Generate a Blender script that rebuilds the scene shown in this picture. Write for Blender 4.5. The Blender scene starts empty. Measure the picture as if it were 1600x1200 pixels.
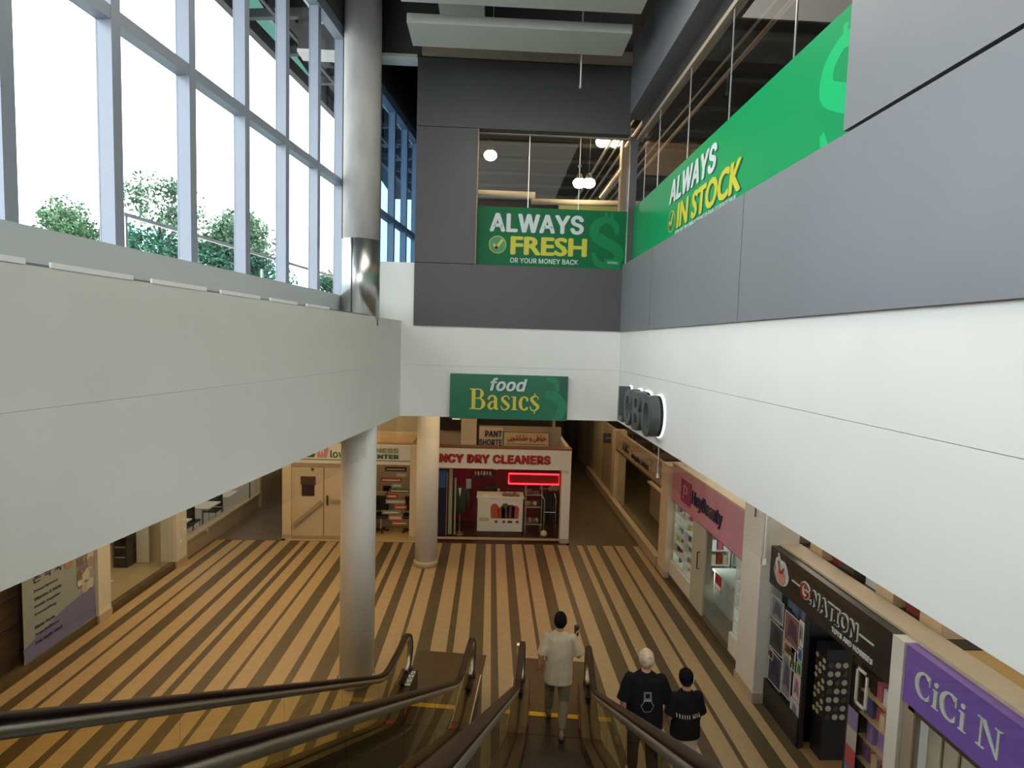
import bpy, bmesh, math, random, os
from mathutils import Matrix, Vector, noise
from mathutils.bvhtree import BVHTree
random.seed(7)
S = bpy.context.scene
COL = S.collection
R = math.radians

# ------------------------------------------------------------------ camera
def cam_axes():
    fy = Vector((768-800, 535-600, 880)).normalized()
    a = math.atan(.030)
    h = Vector((math.cos(a), math.sin(a), 0))
    up = h.cross(fy).normalized()
    if up.y > 0: up = -up
    x = fy.cross(up)
    if x.x < 0: x = -x
    return x, fy, up
_x, _y, _u = cam_axes()
cd = bpy.data.cameras.new('camera'); cam = bpy.data.objects.new('camera', cd); COL.objects.link(cam)
cd.sensor_width = 36; cd.lens = 880/1600*36; cd.clip_start = .05; cd.clip_end = 500
right = Vector((_x.x, _y.x, _u.x)); down = Vector((_x.y, _y.y, _u.y)); fwd = Vector((_x.z, _y.z, _u.z))
m = Matrix.Identity(4)
for i in range(3):
    m[i][0] = right[i]; m[i][1] = -down[i]; m[i][2] = -fwd[i]
m.translation = (0, 0, 5.5)
cam.matrix_world = m
S.camera = cam

# ------------------------------------------------------------------ world, lamps, exposure
W = bpy.data.worlds.new('world'); S.world = W; W.use_nodes = True
bg = W.node_tree.nodes['Background']
bg.inputs[0].default_value = (.96, .985, 1, 1); bg.inputs[1].default_value = 5.6
S.view_settings.view_transform = 'Standard'; S.view_settings.look = 'None'
S.view_settings.exposure = 0.0; S.view_settings.gamma = 1; S.view_settings.use_curve_mapping = False
def area(name, loc, sx, sy, power, col, rot=(0, 0, 0)):
    l = bpy.data.lights.new(name, 'AREA'); l.shape = 'RECTANGLE'; l.size = sx; l.size_y = sy
    l.energy = power*.42; l.color = col
    o = bpy.data.objects.new(name, l); COL.objects.link(o); o.location = loc; o.rotation_euler = rot
    return o
WARM = (1, .66, .32); SOFT = (1, .82, .58); COOL = (.82, 1, .93)
area('upper_hall_fill', (.3, 5.2, 9.9), 3, 5, 330, (1, .95, .84))  # added fill without a fixture, lifts the front wall and left bulkhead
area('upper_hall_fill', (.3, -2.5, 9.9), 3, 5, 330, (1, .95, .84))  # second added fill, out of view behind the camera
area('lower_hall_lamp', (-4.9, 11.5, 4.02), 2.0, 6, 330, WARM)
area('lower_hall_lamp', (.2, 12.8, 4.02), 4, 2.5, 100, WARM)
area('lower_hall_lamp', (-5.2, 4.5, 4.02), 1.5, 6, 260, WARM)
area('lower_hall_lamp', (3.4, 7.0, 4.02), 1.2, 9, 110, SOFT)
area('corridor_lamp', (3.3, 19, 4.0), 1, 6, 120, WARM)
area('corridor_lamp', (-6.4, 19, 4.0), 1, 4, 40, SOFT)
area('cleaner_shop_lamp', (.4, 16.2, 4.0), 2.4, 1, 26, WARM)
area('wellness_shop_lamp', (-3.6, 16.6, 4.0), 3, 1.4, 60, (1, .72, .36))
area('beauty_shop_lamp', (5.9, 11, 4.0), 2, 3.4, 130, (1, .88, .75))
area('toy_shop_lamp', (5.8, 7.0, 4.0), 1.6, 1.6, 34, (1, .8, .62))
area('nail_shop_lamp', (5.8, 4.2, 4.0), 1.6, 1.6, 30, SOFT)
area('clinic_shop_lamp', (6.0, 16.5, 4.0), 2, 3.5, 120, WARM)
area('pharmacy_shop_lamp', (-8.6, 12, 4.0), 1.6, 3, 90, SOFT)
area('cafe_lamp', (-9.5, 16.5, 4.0), 3, 3.5, 110, (1, .9, .8))

# ------------------------------------------------------------------ materials
def mat(name, col, rough=.5, metal=0, var=0.0, vscale=3, bump=0, bscale=60, em=None, es=0, spec=.5, col2=None, stretch=None):
    M = bpy.data.materials.new(name); M.use_nodes = True
    nt = M.node_tree; b = nt.nodes['Principled BSDF']
    b.inputs['Base Color'].default_value = (*col, 1); b.inputs['Roughness'].default_value = rough
    b.inputs['Metallic'].default_value = metal; b.inputs['Specular IOR Level'].default_value = spec
    if var or bump or col2:
        tc = nt.nodes.new('ShaderNodeTexCoord'); mp = nt.nodes.new('ShaderNodeMapping')
        nt.links.new(tc.outputs['Object'], mp.inputs[0])
        if stretch: mp.inputs['Scale'].default_value = stretch
        if var or col2:
            n = nt.nodes.new('ShaderNodeTexNoise'); n.inputs['Scale'].default_value = vscale; n.inputs['Detail'].default_value = 5
            r = nt.nodes.new('ShaderNodeValToRGB')
            r.color_ramp.elements[0].position = .3; r.color_ramp.elements[1].position = .7
            a = col; c = col2 or col
            r.color_ramp.elements[0].color = (*[max(0, v*(1-var)) for v in a], 1)
            r.color_ramp.elements[1].color = (*[min(1, v*(1+var)) for v in c], 1)
            nt.links.new(mp.outputs[0], n.inputs['Vector']); nt.links.new(n.outputs['Fac'], r.inputs[0])
            nt.links.new(r.outputs[0], b.inputs['Base Color'])
        if bump:
            n2 = nt.nodes.new('ShaderNodeTexNoise'); n2.inputs['Scale'].default_value = bscale; n2.inputs['Detail'].default_value = 3
            bp = nt.nodes.new('ShaderNodeBump'); bp.inputs['Strength'].default_value = bump; bp.inputs['Distance'].default_value = .01
            nt.links.new(mp.outputs[0], n2.inputs['Vector']); nt.links.new(n2.outputs['Fac'], bp.inputs['Height'])
            nt.links.new(bp.outputs[0], b.inputs['Normal'])
    if em:
        b.inputs['Emission Color'].default_value = (*em, 1); b.inputs['Emission Strength'].default_value = es
    return M
def glass(name, tint=(.95, .98, .97), refl=1.0, rough=0.0):
    M = bpy.data.materials.new(name); M.use_nodes = True; nt = M.node_tree; nt.nodes.clear()
    o = nt.nodes.new('ShaderNodeOutputMaterial'); mx = nt.nodes.new('ShaderNodeMixShader')
    t = nt.nodes.new('ShaderNodeBsdfTransparent'); t.inputs[0].default_value = (*tint, 1)
    g = nt.nodes.new('ShaderNodeBsdfGlossy'); g.inputs['Roughness'].default_value = rough
    f = nt.nodes.new('ShaderNodeFresnel'); f.inputs[0].default_value = 1.45
    ml = nt.nodes.new('ShaderNodeMath'); ml.operation = 'MULTIPLY'; ml.inputs[1].default_value = refl
    ge = nt.nodes.new('ShaderNodeNewGeometry'); iv = nt.nodes.new('ShaderNodeMath'); iv.operation = 'SUBTRACT'; iv.inputs[0].default_value = 1
    m2 = nt.nodes.new('ShaderNodeMath'); m2.operation = 'MULTIPLY'
    nt.links.new(ge.outputs['Backfacing'], iv.inputs[1]); nt.links.new(f.outputs[0], ml.inputs[0])
    nt.links.new(ml.outputs[0], m2.inputs[0]); nt.links.new(iv.outputs[0], m2.inputs[1]); nt.links.new(m2.outputs[0], mx.inputs[0])
    nt.links.new(t.outputs[0], mx.inputs[1]); nt.links.new(g.outputs[0], mx.inputs[2]); nt.links.new(mx.outputs[0], o.inputs[0])
    return M
def s2l(*c):
    return tuple((v/255/12.92 if v/255 <= .04045 else ((v/255+.055)/1.055)**2.4) for v in c)
M_ = {}
M_['white'] = mat('white_wall_paint', (.67, .68, .65), .62, var=.03, vscale=1.2, bump=.05, bscale=180)
M_['white2'] = mat('white_painted_pier', (.66, .66, .63), .5, var=.03, vscale=2, bump=.04)
M_['grey'] = mat('grey_metal_cladding', (.175, .185, .20), .45, metal=.15, var=.05, vscale=.8, bump=.02, bscale=200)
M_['greyd'] = mat('dark_grey_cladding', (.060, .060, .060), .5, metal=.1, var=.06, vscale=.8, bump=.02, bscale=200)
M_['joint'] = mat('dark_joint_backing', (.015, .017, .03), .8)
M_['mull'] = mat('pale_blue_grey_aluminium', (.25, .285, .345), .45, metal=.15, var=.03)
M_['conc'] = mat('raw_concrete', (.36, .355, .34), .8, var=.14, vscale=4, bump=.3, bscale=30, stretch=(1, 1, .4))
M_['steel'] = mat('brushed_steel', (.52, .53, .52), .28, metal=.95, var=.06, vscale=8, stretch=(6, 6, .3))
M_['silver'] = mat('silver_metal', (.62, .62, .60), .3, metal=.9)
M_['chrome'] = mat('chrome', (.8, .8, .8), .12, metal=1)
M_['floor'] = mat('brown_floor_tile', (.085, .066, .034), .42, var=.12, vscale=5, bump=.04, bscale=40)
M_['tan'] = mat('cream_floor_tile', (.385, .292, .165), .40, var=.07, vscale=9, bump=.03, bscale=50)
M_['corr'] = mat('dark_brown_corridor_tile', (.085, .066, .042), .38, var=.15, vscale=2.5)
M_['corrg'] = mat('grey_corridor_tile', (.15, .13, .12), .3, var=.12, vscale=2.5)
M_['darkceil'] = mat('dark_painted_ceiling', (.035, .033, .03), .8, var=.2)
M_['ceilw'] = mat('white_ceiling_board', (.62, .62, .60), .7)
M_['baffle'] = mat('white_acoustic_baffle', (.50, .51, .47), .8, var=.03, bump=.05, bscale=200)
M_['black'] = mat('black_satin', (.012, .012, .013), .4)
M_['rubber'] = mat('black_handrail_rubber', (.012, .005, .004), .38, var=.2, spec=.3)
M_['clad'] = mat('grey_green_steel_cladding', (.10, .105, .08), .4, metal=.35, var=.08)
M_['step'] = mat('grooved_step_metal', (.05, .04, .028), .4, metal=.5, var=.1)
M_['deck'] = mat('bronze_deck_metal', (.11, .088, .05), .34, metal=.75, var=.06, vscale=5)
M_['yellow'] = mat('yellow_safety_paint', (.85, .50, .01), .5)
M_['plate'] = mat('brown_landing_plate', (.085, .058, .03), .38, metal=.35, var=.12, vscale=10)
M_['green'] = mat('green_banner_film', (.006, .125, .045), .42, spec=.12)
M_['green2'] = mat('light_green_film', (.012, .19, .07), .45, spec=.12)
M_['greensign'] = mat('green_sign_panel', (.006, .13, .06), .4)
M_['greensign2'] = mat('mid_green_sign_print', (.01, .19, .085), .4)
M_['greendark'] = mat('dark_green_sign_print', (.008, .09, .055), .4)
M_['let_w'] = mat('white_lettering', (.50, .58, .57), .5)
M_['let_y'] = mat('yellow_lettering', (.48, .47, .02), .5)
M_['let_y2'] = mat('warm_yellow_lettering', (.58, .48, .04), .5)
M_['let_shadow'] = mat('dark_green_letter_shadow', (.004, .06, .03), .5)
M_['let_red'] = mat('dark_red_lettering', (.32, .012, .02), .4)
M_['let_blue'] = mat('navy_lettering', (.03, .025, .12), .5)
M_['cream'] = mat('cream_board', (.60, .52, .38), .6, var=.05)
M_['beige'] = mat('beige_paint', (.52, .45, .34), .6, var=.05)
M_['taupe'] = mat('taupe_paint', (.33, .27, .21), .6, var=.05)
M_['redwall'] = mat('red_painted_wall', (.26, .008, .012), .5, var=.1)
M_['neon'] = mat('red_neon_tube', (.9, .02, .03), .4, em=(1, .015, .03), es=6)
M_['pink'] = mat('pink_fascia', (.52, .25, .33), .45, var=.04)
M_['magenta'] = mat('magenta_logo', (.30, .03, .13), .4)
M_['purple'] = mat('purple_fascia', (.17, .10, .42), .4, var=.04)
M_['blackf'] = mat('black_fascia', (.014, .015, .017), .3, var=.1)
M_['skin'] = mat('skin', (.52, .30, .20), .5, var=.06, vscale=15)
M_['lamp'] = mat('warm_lamp_glow', (1, .9, .7), .4, em=(1, .80, .50), es=45)
M_['lampw'] = mat('shelf_lamp_glow', (.9, 1, .95), .4, em=(.80, 1, .93), es=3.0)
M_['wood'] = mat('dark_wood_laminate', (.07, .045, .035), .45, var=.3, vscale=6, stretch=(1, 1, 6))
M_['woodl'] = mat('light_wood', (.45, .30, .16), .5, var=.15, vscale=6)
M_['ledge'] = mat('sand_stone_kerb', (.42, .36, .26), .5, var=.08)
M_['paper'] = mat('white_paper', (.72, .72, .68), .7)
M_['glass'] = glass('clear_glass', (.97, .985, .98), .7)
M_['glassg'] = glass('yellowish_balustrade_glass', (.90, .88, .74), .9)
M_['glassx'] = glass('curtain_wall_glass', (.97, .99, 1), .6)
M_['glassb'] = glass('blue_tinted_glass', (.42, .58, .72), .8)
M_['glassc'] = glass('green_canopy_glass', (.17, .27, .24), .6)
M_['glasst'] = glass('pale_teal_railing_glass', (.72, .90, .91), .8)

# ------------------------------------------------------------------ building helpers
ROOTM = {}
def rootm(o):
    return ROOTM.get(o.name, Matrix.Identity(4)) if o else Matrix.Identity(4)
class B:
    def __init__(s, M=None): s.v = []; s.f = []; s.M = M or Matrix.Identity(4)
    def add(s, vs, fs):
        k = len(s.v); s.v += [s.M @ Vector(v) for v in vs]; s.f += [[i+k for i in f] for f in fs]; return s
    def box(s, x0, y0, z0, x1, y1, z1):
        x0, x1 = min(x0, x1), max(x0, x1); y0, y1 = min(y0, y1), max(y0, y1); z0, z1 = min(z0, z1), max(z0, z1)
        v = [(x, y, z) for z in (z0, z1) for y in (y0, y1) for x in (x0, x1)]
        return s.add(v, [(0, 2, 3, 1), (4, 5, 7, 6), (0, 1, 5, 4), (2, 6, 7, 3), (0, 4, 6, 2), (1, 3, 7, 5)])
    def bar(s, a, b, w, h=None):
        a = Vector(a); b = Vector(b); d = (b-a); h = h or w
        up = Vector((0, 0, 1)) if abs(d.normalized().z) < .95 else Vector((1, 0, 0))
        x = d.cross(up).normalized()*w/2; y = x.cross(d).normalized()*h/2
        v = [a-x-y, a+x-y, a-x+y, a+x+y, b-x-y, b+x-y, b-x+y, b+x+y]
        return s.add(v, [(0, 2, 3, 1), (4, 5, 7, 6), (0, 1, 5, 4), (2, 6, 7, 3), (0, 4, 6, 2), (1, 3, 7, 5)])
    def prism(s, poly, a, b, ax=2):
        n = len(poly)
        def P(p, t):
            return {2: (p[0], p[1], t), 1: (p[0], t, p[1]), 0: (t, p[0], p[1])}[ax]
        v = [P(p, a) for p in poly]+[P(p, b) for p in poly]
        return s.add(v, [list(range(n))[::-1], list(range(n, 2*n))]+[(i, (i+1) % n, n+(i+1) % n, n+i) for i in range(n)])
    def tube(s, pts, r, n=10, cap=True, ref=None):
        pts = [Vector(p) for p in pts]; rs = r if isinstance(r, (list, tuple)) else [r]*len(pts)
        k = len(pts); V = []
        px = None
        for i, p in enumerate(pts):
            d = (pts[min(i+1, k-1)]-pts[max(i-1, 0)]).normalized()
            if ref: x = Vector(ref); x = (x-d*x.dot(d))
            elif px is not None: x = px-d*px.dot(d)
            else:
                x = Vector((1, 0, 0)) if abs(d.x) < .9 else Vector((0, 1, 0)); x = x-d*x.dot(d)
            x.normalize(); px = x; y = d.cross(x)
            rr = rs[i]; ra, rb = rr if isinstance(rr, (list, tuple)) else (rr, rr)
            V += [p+x*ra*math.cos(2*math.pi*j/n)+y*rb*math.sin(2*math.pi*j/n) for j in range(n)]
        F = [(i*n+j, i*n+(j+1) % n, (i+1)*n+(j+1) % n, (i+1)*n+j) for i in range(k-1) for j in range(n)]
        if cap: F += [list(range(n))[::-1], list(range((k-1)*n, k*n))]
        return s.add(V, F)
    def cyl(s, x, y, z0, z1, r, n=24): return s.tube([(x, y, z0), (x, y, z1)], r, n)
    def ball(s, c, r, n=12, m=8):
        rx, ry, rz = r if isinstance(r, (list, tuple)) else (r, r, r)
        V = [(c[0], c[1], c[2]-rz)]
        for i in range(1, m):
            t = -math.pi/2+math.pi*i/m
            V += [(c[0]+rx*math.cos(t)*math.cos(2*math.pi*j/n), c[1]+ry*math.cos(t)*math.sin(2*math.pi*j/n), c[2]+rz*math.sin(t)) for j in range(n)]
        V.append((c[0], c[1], c[2]+rz)); e = len(V)-1
        F = [(0, 1+(j+1) % n, 1+j) for j in range(n)]
        for i in range(m-2):
            F += [(1+i*n+j, 1+i*n+(j+1) % n, 1+(i+1)*n+(j+1) % n, 1+(i+1)*n+j) for j in range(n)]
        F += [(e, 1+(m-2)*n+j, 1+(m-2)*n+(j+1) % n) for j in range(n)]
        return s.add(V, F)
    def lathe(s, prof, x=0, y=0, n=12):
        return s.tube([(x, y, p[1]) for p in prof], [p[0] for p in prof], n, ref=(1, 0, 0))
    def build(s, name, mt, parent=None, smooth=False, local=False):
        me = bpy.data.meshes.new(name)
        inv = Matrix.Identity(4) if (local or not parent) else rootm(parent).inverted()
        me.from_pydata([inv @ v for v in s.v], [], s.f)
        if isinstance(mt, str): mt = M_[mt]
        me.materials.append(mt)
        if smooth:
            me.polygons.foreach_set('use_smooth', [True]*len(me.polygons))
        me.update()
        o = bpy.data.objects.new(name, me); COL.objects.link(o)
        if parent: o.parent = parent; ROOTM[o.name] = rootm(parent)
        return o
def tag(o, label=None, cat=None, group=None, kind=None):
    if label: o['label'] = label
    if cat: o['category'] = cat
    if group: o['group'] = group
    if kind: o['kind'] = kind
    return o
def thing(name, loc, label, cat, rz=0, group=None, kind=None):
    o = bpy.data.objects.new(name, None); COL.objects.link(o); o.empty_display_size = .1
    M = Matrix.Translation(loc) @ Matrix.Rotation(rz, 4, 'Z'); o.matrix_world = M
    ROOTM[o.name] = M
    return tag(o, label, cat, group, kind)
def struct(name, b, mt, label=None):
    o = b.build(name, mt); o['kind'] = 'structure'
    if label: o['label'] = label
    return o
def copy_tree(o, parent=None):
    c = o.copy(); COL.objects.link(c)
    if parent: c.parent = parent
    for ch in [x for x in ALLCH.get(o.name, [])]: copy_tree(ch, c)
    return c
ALLCH = {}
def index_children():
    ALLCH.clear()
    for o in COL.objects:
        if o.parent: ALLCH.setdefault(o.parent.name, []).append(o)
def bevel(o, w=.01, seg=2):
    md = o.modifiers.new('bevel', 'BEVEL'); md.width = w; md.segments = seg; md.limit_method = 'ANGLE'; return o

# frames for writing on walls: local x along the line, y up, z out of the wall
def frame(o, xd, n):
    xd = Vector(xd).normalized(); n = Vector(n).normalized(); y = n.cross(xd)
    M = Matrix((xd, y, n)).transposed().to_4x4(); M.translation = o; return M
FONTS = {}
def font(n):
    if n in FONTS: return FONTS[n]
    f = None
    if n:
        try:
            p = os.path.join(bpy.utils.resource_path('LOCAL'), 'datafiles', 'fonts', n)
            if os.path.exists(p): f = bpy.data.fonts.load(p)
        except Exception: f = None
    FONTS[n] = f; return f
def text(s, M, w, h, mt, parent, name='lettering', depth=.01, bold=.02, shear=0, fnt='Inter.woff2', spacing=1.0, label=None):
    """writing fitted into w x h metres, lower-left corner at the frame's origin"""
    c = bpy.data.curves.new('t', 'FONT'); c.body = s; c.size = 1; c.offset = 0 if fnt or bold > .03 else bold; c.shear = shear; c.space_character = spacing*(1+(bold*1.3 if fnt else 0))
    c.resolution_u = 3; c.extrude = .001
    f = font(fnt)
    if f: c.font = f
    t = bpy.data.objects.new('t', c); COL.objects.link(t)
    bpy.context.view_layer.update()
    me = bpy.data.meshes.new_from_object(t.evaluated_get(bpy.context.evaluated_depsgraph_get()))
    bpy.data.objects.remove(t)
    if not me.vertices: return None
    lay = []
    if (f and bold > .005) or bold > .03:                    # heavier strokes: the letters smeared sideways and up
        vs = [v.co.copy() for v in me.vertices]; fs = [tuple(p.vertices) for p in me.polygons]; V = []; Fc = []
        for dx, dy in [(math.cos(.15+q*.898)*(1-.03*q), .7*math.sin(.15+q*.898)*(1-.03*q)) for q in range(7)]:
            k = len(V); V += [v+Vector((dx*bold, dy*bold, 0)) for v in vs]; lay += [len(lay)//len(vs)]*len(vs); Fc += [[q+k for q in p] for p in fs]
        me = bpy.data.meshes.new(name); me.from_pydata(V, [], Fc)
    xs = [v.co.x for v in me.vertices]; ys = [v.co.y for v in me.vertices]
    x0, x1, y0, y1 = min(xs), max(xs), min(ys), max(ys)
    inv = rootm(parent).inverted() if parent else Matrix.Identity(4)
    for v in me.vertices:
        p = Vector(((v.co.x-x0)/(x1-x0)*w, (v.co.y-y0)/(y1-y0)*h, (depth if v.co.z > 0 else 0)+(.0003*lay[v.index] if lay else 0)))
        v.co = inv @ (M @ p)
    me.materials.clear(); me.materials.append(M_[mt] if isinstance(mt, str) else mt)
    me.name = name
    o = bpy.data.objects.new(name, me); COL.objects.link(o)
    if parent: o.parent = parent; ROOTM[o.name] = rootm(parent)
    if label: o['label'] = label
    return o
def smoothpts(pts, k=6):
    out = []; n = len(pts)
    for i in range(n-1):
        p0, p1, p2, p3 = pts[max(i-1, 0)], pts[i], pts[i+1], pts[min(i+2, n-1)]
        for j in range(k):
            t = j/k
            out.append(tuple(.5*((2*p1[a])+(-p0[a]+p2[a])*t+(2*p0[a]-5*p1[a]+4*p2[a]-p3[a])*t*t+(-p0[a]+3*p1[a]-3*p2[a]+p3[a])*t**3) for a in range(len(p1))))
    out.append(tuple(pts[-1])); return out
def stroke(b, pts, depth=.01, k=6, z=0):
    """ribbon of varying width along x,y,w points, in b's frame"""
    P = smoothpts(pts, k); n = len(P); L = []; Rr = []
    for i, p in enumerate(P):
        a = P[max(i-1, 0)]; c = P[min(i+1, n-1)]
        dx, dy = c[0]-a[0], c[1]-a[1]; l = math.hypot(dx, dy) or 1
        nx, ny = -dy/l*p[2]/2, dx/l*p[2]/2
        L.append((p[0]+nx, p[1]+ny)); Rr.append((p[0]-nx, p[1]-ny))
    V = []
    for l, r in zip(L, Rr): V += [(l[0], l[1], z), (r[0], r[1], z), (l[0], l[1], z+depth), (r[0], r[1], z+depth)]
    F = []
    for i in range(n-1):
        a = i*4; c = a+4
        F += [(a+2, a+3, c+3, c+2), (a, a+2, c+2, c), (a+3, a+1, c+1, c+3), (a+1, a, c, c+1)]
    F += [(0, 1, 3, 2), (n*4-4, n*4-2, n*4-1, n*4-3)]
    b.add(V, F)
STROKE = stroke
def arc(cx, cy, rx, ry, a0, a1, w0, w1=None, n=9):
    """points along an ellipse arc, width thick at the sides and thin at top and bottom"""
    w1 = w0 if w1 is None else w1
    out = []
    for i in range(n+1):
        a = R(a0+(a1-a0)*i/n); out.append((cx+rx*math.cos(a), cy+ry*math.sin(a), w1+(w0-w1)*abs(math.cos(a))))
    return out
def serif_letters(s, M, h, mt, parent, depth=.01, name='lettering', widths=None, label=None):
    """hand-drawn high-contrast serif letters, cap height h"""
    b = B(M @ Matrix.Scale(h, 4)); x = 0; d = depth/h; cnt = [0]
    def rect(x0, y0, x1, y1):
        cnt[0] += 1; b.box(x0, y0, 0, x1, y1, d+(cnt[0] % 5)*.0005/h)
    def stroke(b, pts, d_):
        cnt[0] += 1; STROKE(b, pts, d_+(.003+(cnt[0] % 3)*.0005)/h)
    for ch in s:
        if ch == 'B':
            rect(x+.1, 0, x+.28, 1); rect(x, 0, x+.4, .05); rect(x, .95, x+.4, 1)
            stroke(b, [(x+.28, .975, .05), (x+.5, .96, .07), (x+.60, .76, .17), (x+.5, .56, .07), (x+.28, .54, .05)], d)
            stroke(b, [(x+.28, .53, .05), (x+.55, .51, .07), (x+.68, .27, .19), (x+.54, .03, .07), (x+.28, .025, .05)], d); x += .86
        elif ch == 'a':
            stroke(b, [(x+.05, .48, .12), (x+.12, .63, .09), (x+.27, .67, .08), (x+.39, .55, .15), (x+.40, .3, .16), (x+.42, .07, .14), (x+.55, .04, .04)], d)
            stroke(b, [(x+.38, .40, .05), (x+.18, .35, .09), (x+.08, .18, .14), (x+.18, .03, .08), (x+.38, .14, .05)], d); x += .63
        elif ch == 's':
            stroke(b, [(x+.43, .50, .04), (x+.38, .64, .06), (x+.22, .67, .06), (x+.09, .52, .12), (x+.24, .36, .16), (x+.41, .18, .12), (x+.26, .01, .06), (x+.10, .05, .06), (x+.04, .2, .04)], d); x += .53
        elif ch in 'iı':
            rect(x+.08, 0, x+.23, .66); rect(x, 0, x+.31, .045); rect(x, .62, x+.1, .665)
            if ch == 'i': b.tube([(x+.155, .88, 0), (x+.155, .88, d)], .09, 14)
            x += .37
        elif ch == 'c':
            stroke(b, arc(x+.27, .335, .20, .31, 42, 322, .16, .05), d)
            b.tube([(x+.41, .50, 0), (x+.41, .50, d)], .065, 10); x += .52
        elif ch == 'C':
            stroke(b, arc(x+.42, .5, .34, .47, 48, 312, .19, .05, 12), d); rect(x+.64, .62, x+.69, .97); rect(x+.64, .10, x+.68, .3); x += .80
        elif ch == '$':
            stroke(b, [(x+.43, .54, .04), (x+.38, .67, .06), (x+.24, .70, .07), (x+.09, .55, .13), (x+.24, .36, .16), (x+.42, .18, .13), (x+.26, 0, .06), (x+.10, .04, .06), (x+.04, .2, .04)], d)
            rect(x+.22, .68, x+.28, .84); rect(x+.22, -.16, x+.28, .02); x += .55
        elif ch == 'N':
            rect(x+.12, 0, x+.19, 1); rect(x, 0, x+.32, .05); rect(x, .95, x+.2, 1)
            b.prism([(x+.1, 1), (x+.3, 1), (x+.82, 0), (x+.74, 0)], 0, d)
            rect(x+.74, 0, x+.82, 1); rect(x+.64, .95, x+.92, 1); x += 1.0
        elif ch == ' ': x += .36
    o = b.build(name, mt, parent)
    if label: o['label'] = label
    return o
def big_dollar(b, x, y, h, d, tilt=0):
    """big $ shape, height h of the S"""
    k = h
    P = [(.72, .66, .10), (.66, .86, .16), (.42, .96, .17), (.16, .84, .23), (.14, .64, .26), (.40, .50, .28), (.72, .36, .27), (.78, .17, .23), (.52, .03, .17), (.24, .06, .16), (.10, .28, .09)]
    stroke(b, [(x+p[0]*k*.8, y+p[1]*k, p[2]*k*.8) for p in P], d)
    b.box(x+.30*k, y+.97*k, 0, x+.36*k, y+1.1*k, d*.8); b.box(x+.42*k, y+.97*k, 0, x+.48*k, y+1.1*k, d*.8)

# ================================================================== THE SETTING
ML = Matrix.Rotation(R(-7.1), 4, 'Z')           # the left wall's own axes: x across, y along, z up
def onleft(u, off, z): return ML @ Vector((off, u, z))

# floor: brown tile with cream stripes
fl = struct('floor', B().box(-16, -9, -.3, 15, 15.08, 0), 'floor', 'brown tiled floor with cream stripes running away from the viewer')
pat = [(.266, 0), (.142, 1), (.124, 0), (.248, 1), (.195, 0), (.266, 1), (.071, 0), (.266, 1), (.248, 0), (.284, 1), (.124, 0), (.266, 1)]
x = -.27-2.5*3
while x < 4.3:
    for w, c in pat:
        if c and x+w > -7.2 and x < 4.22:
            a, b_ = max(x, -7.23), min(x+w, 4.22)
            B().box(a, -6, -.05, b_, 15.05, .003).build('stripe', 'tan', fl)
        x += w
fb = struct('floor_corridor_right', B().box(2.3, 15.08, -.3, 4.4, 34, -.001), 'corr')
fc = struct('floor_corridor_left', B().box(-7.3, 15.08, -.3, -5.55, 30, -.001), 'corrg')
struct('floor_base', B().box(-16, -9, -.36, 15, 35, -.31), 'corr')
# border strips along the shopfronts
for nm, bx in (('trim_floor_left', (-7.3, -6, -.02, -7.24, 15.05, .004)), ('trim_floor_right', (4.235, -6, -.02, 4.4, 15.05, .004))):
    struct(nm, B().box(*bx), 'floor')

# left bulkhead (white), front bulkhead, right bulkhead
zb, zs, zt = 4.15, 5.065, 5.76
wl = struct('wall_left', B(ML).box(-3.42, -7, zb+.02, -2.86, 9.72, 5.80), 'white', 'white bulkhead running under the tall windows')
B(ML).box(-2.9, -7, zb, -2.82, 9.755, zs-.001).build('panel', 'white', wl)
B(ML).box(-2.9, -7, zs+.001, -2.822, 9.755, 5.835).build('panel', 'white', wl)
wf = struct('wall_front', B().box(-1.62, 10.08, zb+.02, 2.4, 10.5, zt), 'white', 'white bulkhead facing the viewer above the lower hall')
B().box(-1.60, 10.02, zb, 2.31, 10.1, zs-.0015).build('panel', 'white', wf)
B().box(-1.60, 10.023, zs+.0015, 2.31, 10.1, zt).build('panel', 'white', wf)
B().box(-2.75, 10.03, zt, -1.385, 10.18, 6.85).build('parapet', 'white', wf)
wr = struct('wall_right', B().box(2.37, -7, zb+.02, 2.9, 10.5, 5.75), 'white', 'white and grey panelled bulkhead on the right')
for a, c in ((-7, 10.02),):
    B().box(2.31, a, zb, 2.4, c, zs-.002).build('panel', 'white', wr)
    B().box(2.313, a, zs+.002, 2.4, c, zt).build('panel', 'white', wr)
ys = [-6.5, -3.6, -.67, 2.26, 5.19, 8.12, 10.0]
for i in range(6):
    B().box(2.275, ys[i]+.006, zt, 2.6, ys[i+1]-.006, 6.93).build('panel', 'grey', wr)
B().box(2.30, -6.5, zt+.01, 2.58, 10.0, 6.92).build('joint_backing', 'joint', wr)
ys = [-6.5, -3.2, .3, 3.74]
for i in range(3):
    B().box(2.275, ys[i]+.006, 6.955, 2.6, ys[i+1]-(.006 if i < 2 else 0), 11.0).build('panel', 'grey', wr)
B().box(2.31, -6.5, 6.9, 2.58, 3.70, 10.9).build('joint_backing', 'joint', wr)
# beam over the right-hand window, soffit and head
B().box(2.29, 3.74, 9.5, 2.62, 10.2, 10.6).build('beam', 'grey', wr)
B().box(2.56, 3.74, 9.15, 2.75, 10.2, 9.51).build('beam', 'darkceil', wr)
B().box(2.47, 3.74, 9.13, 2.58, 10.2, 9.19).build('window_head', 'taupe', wr)

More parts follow.
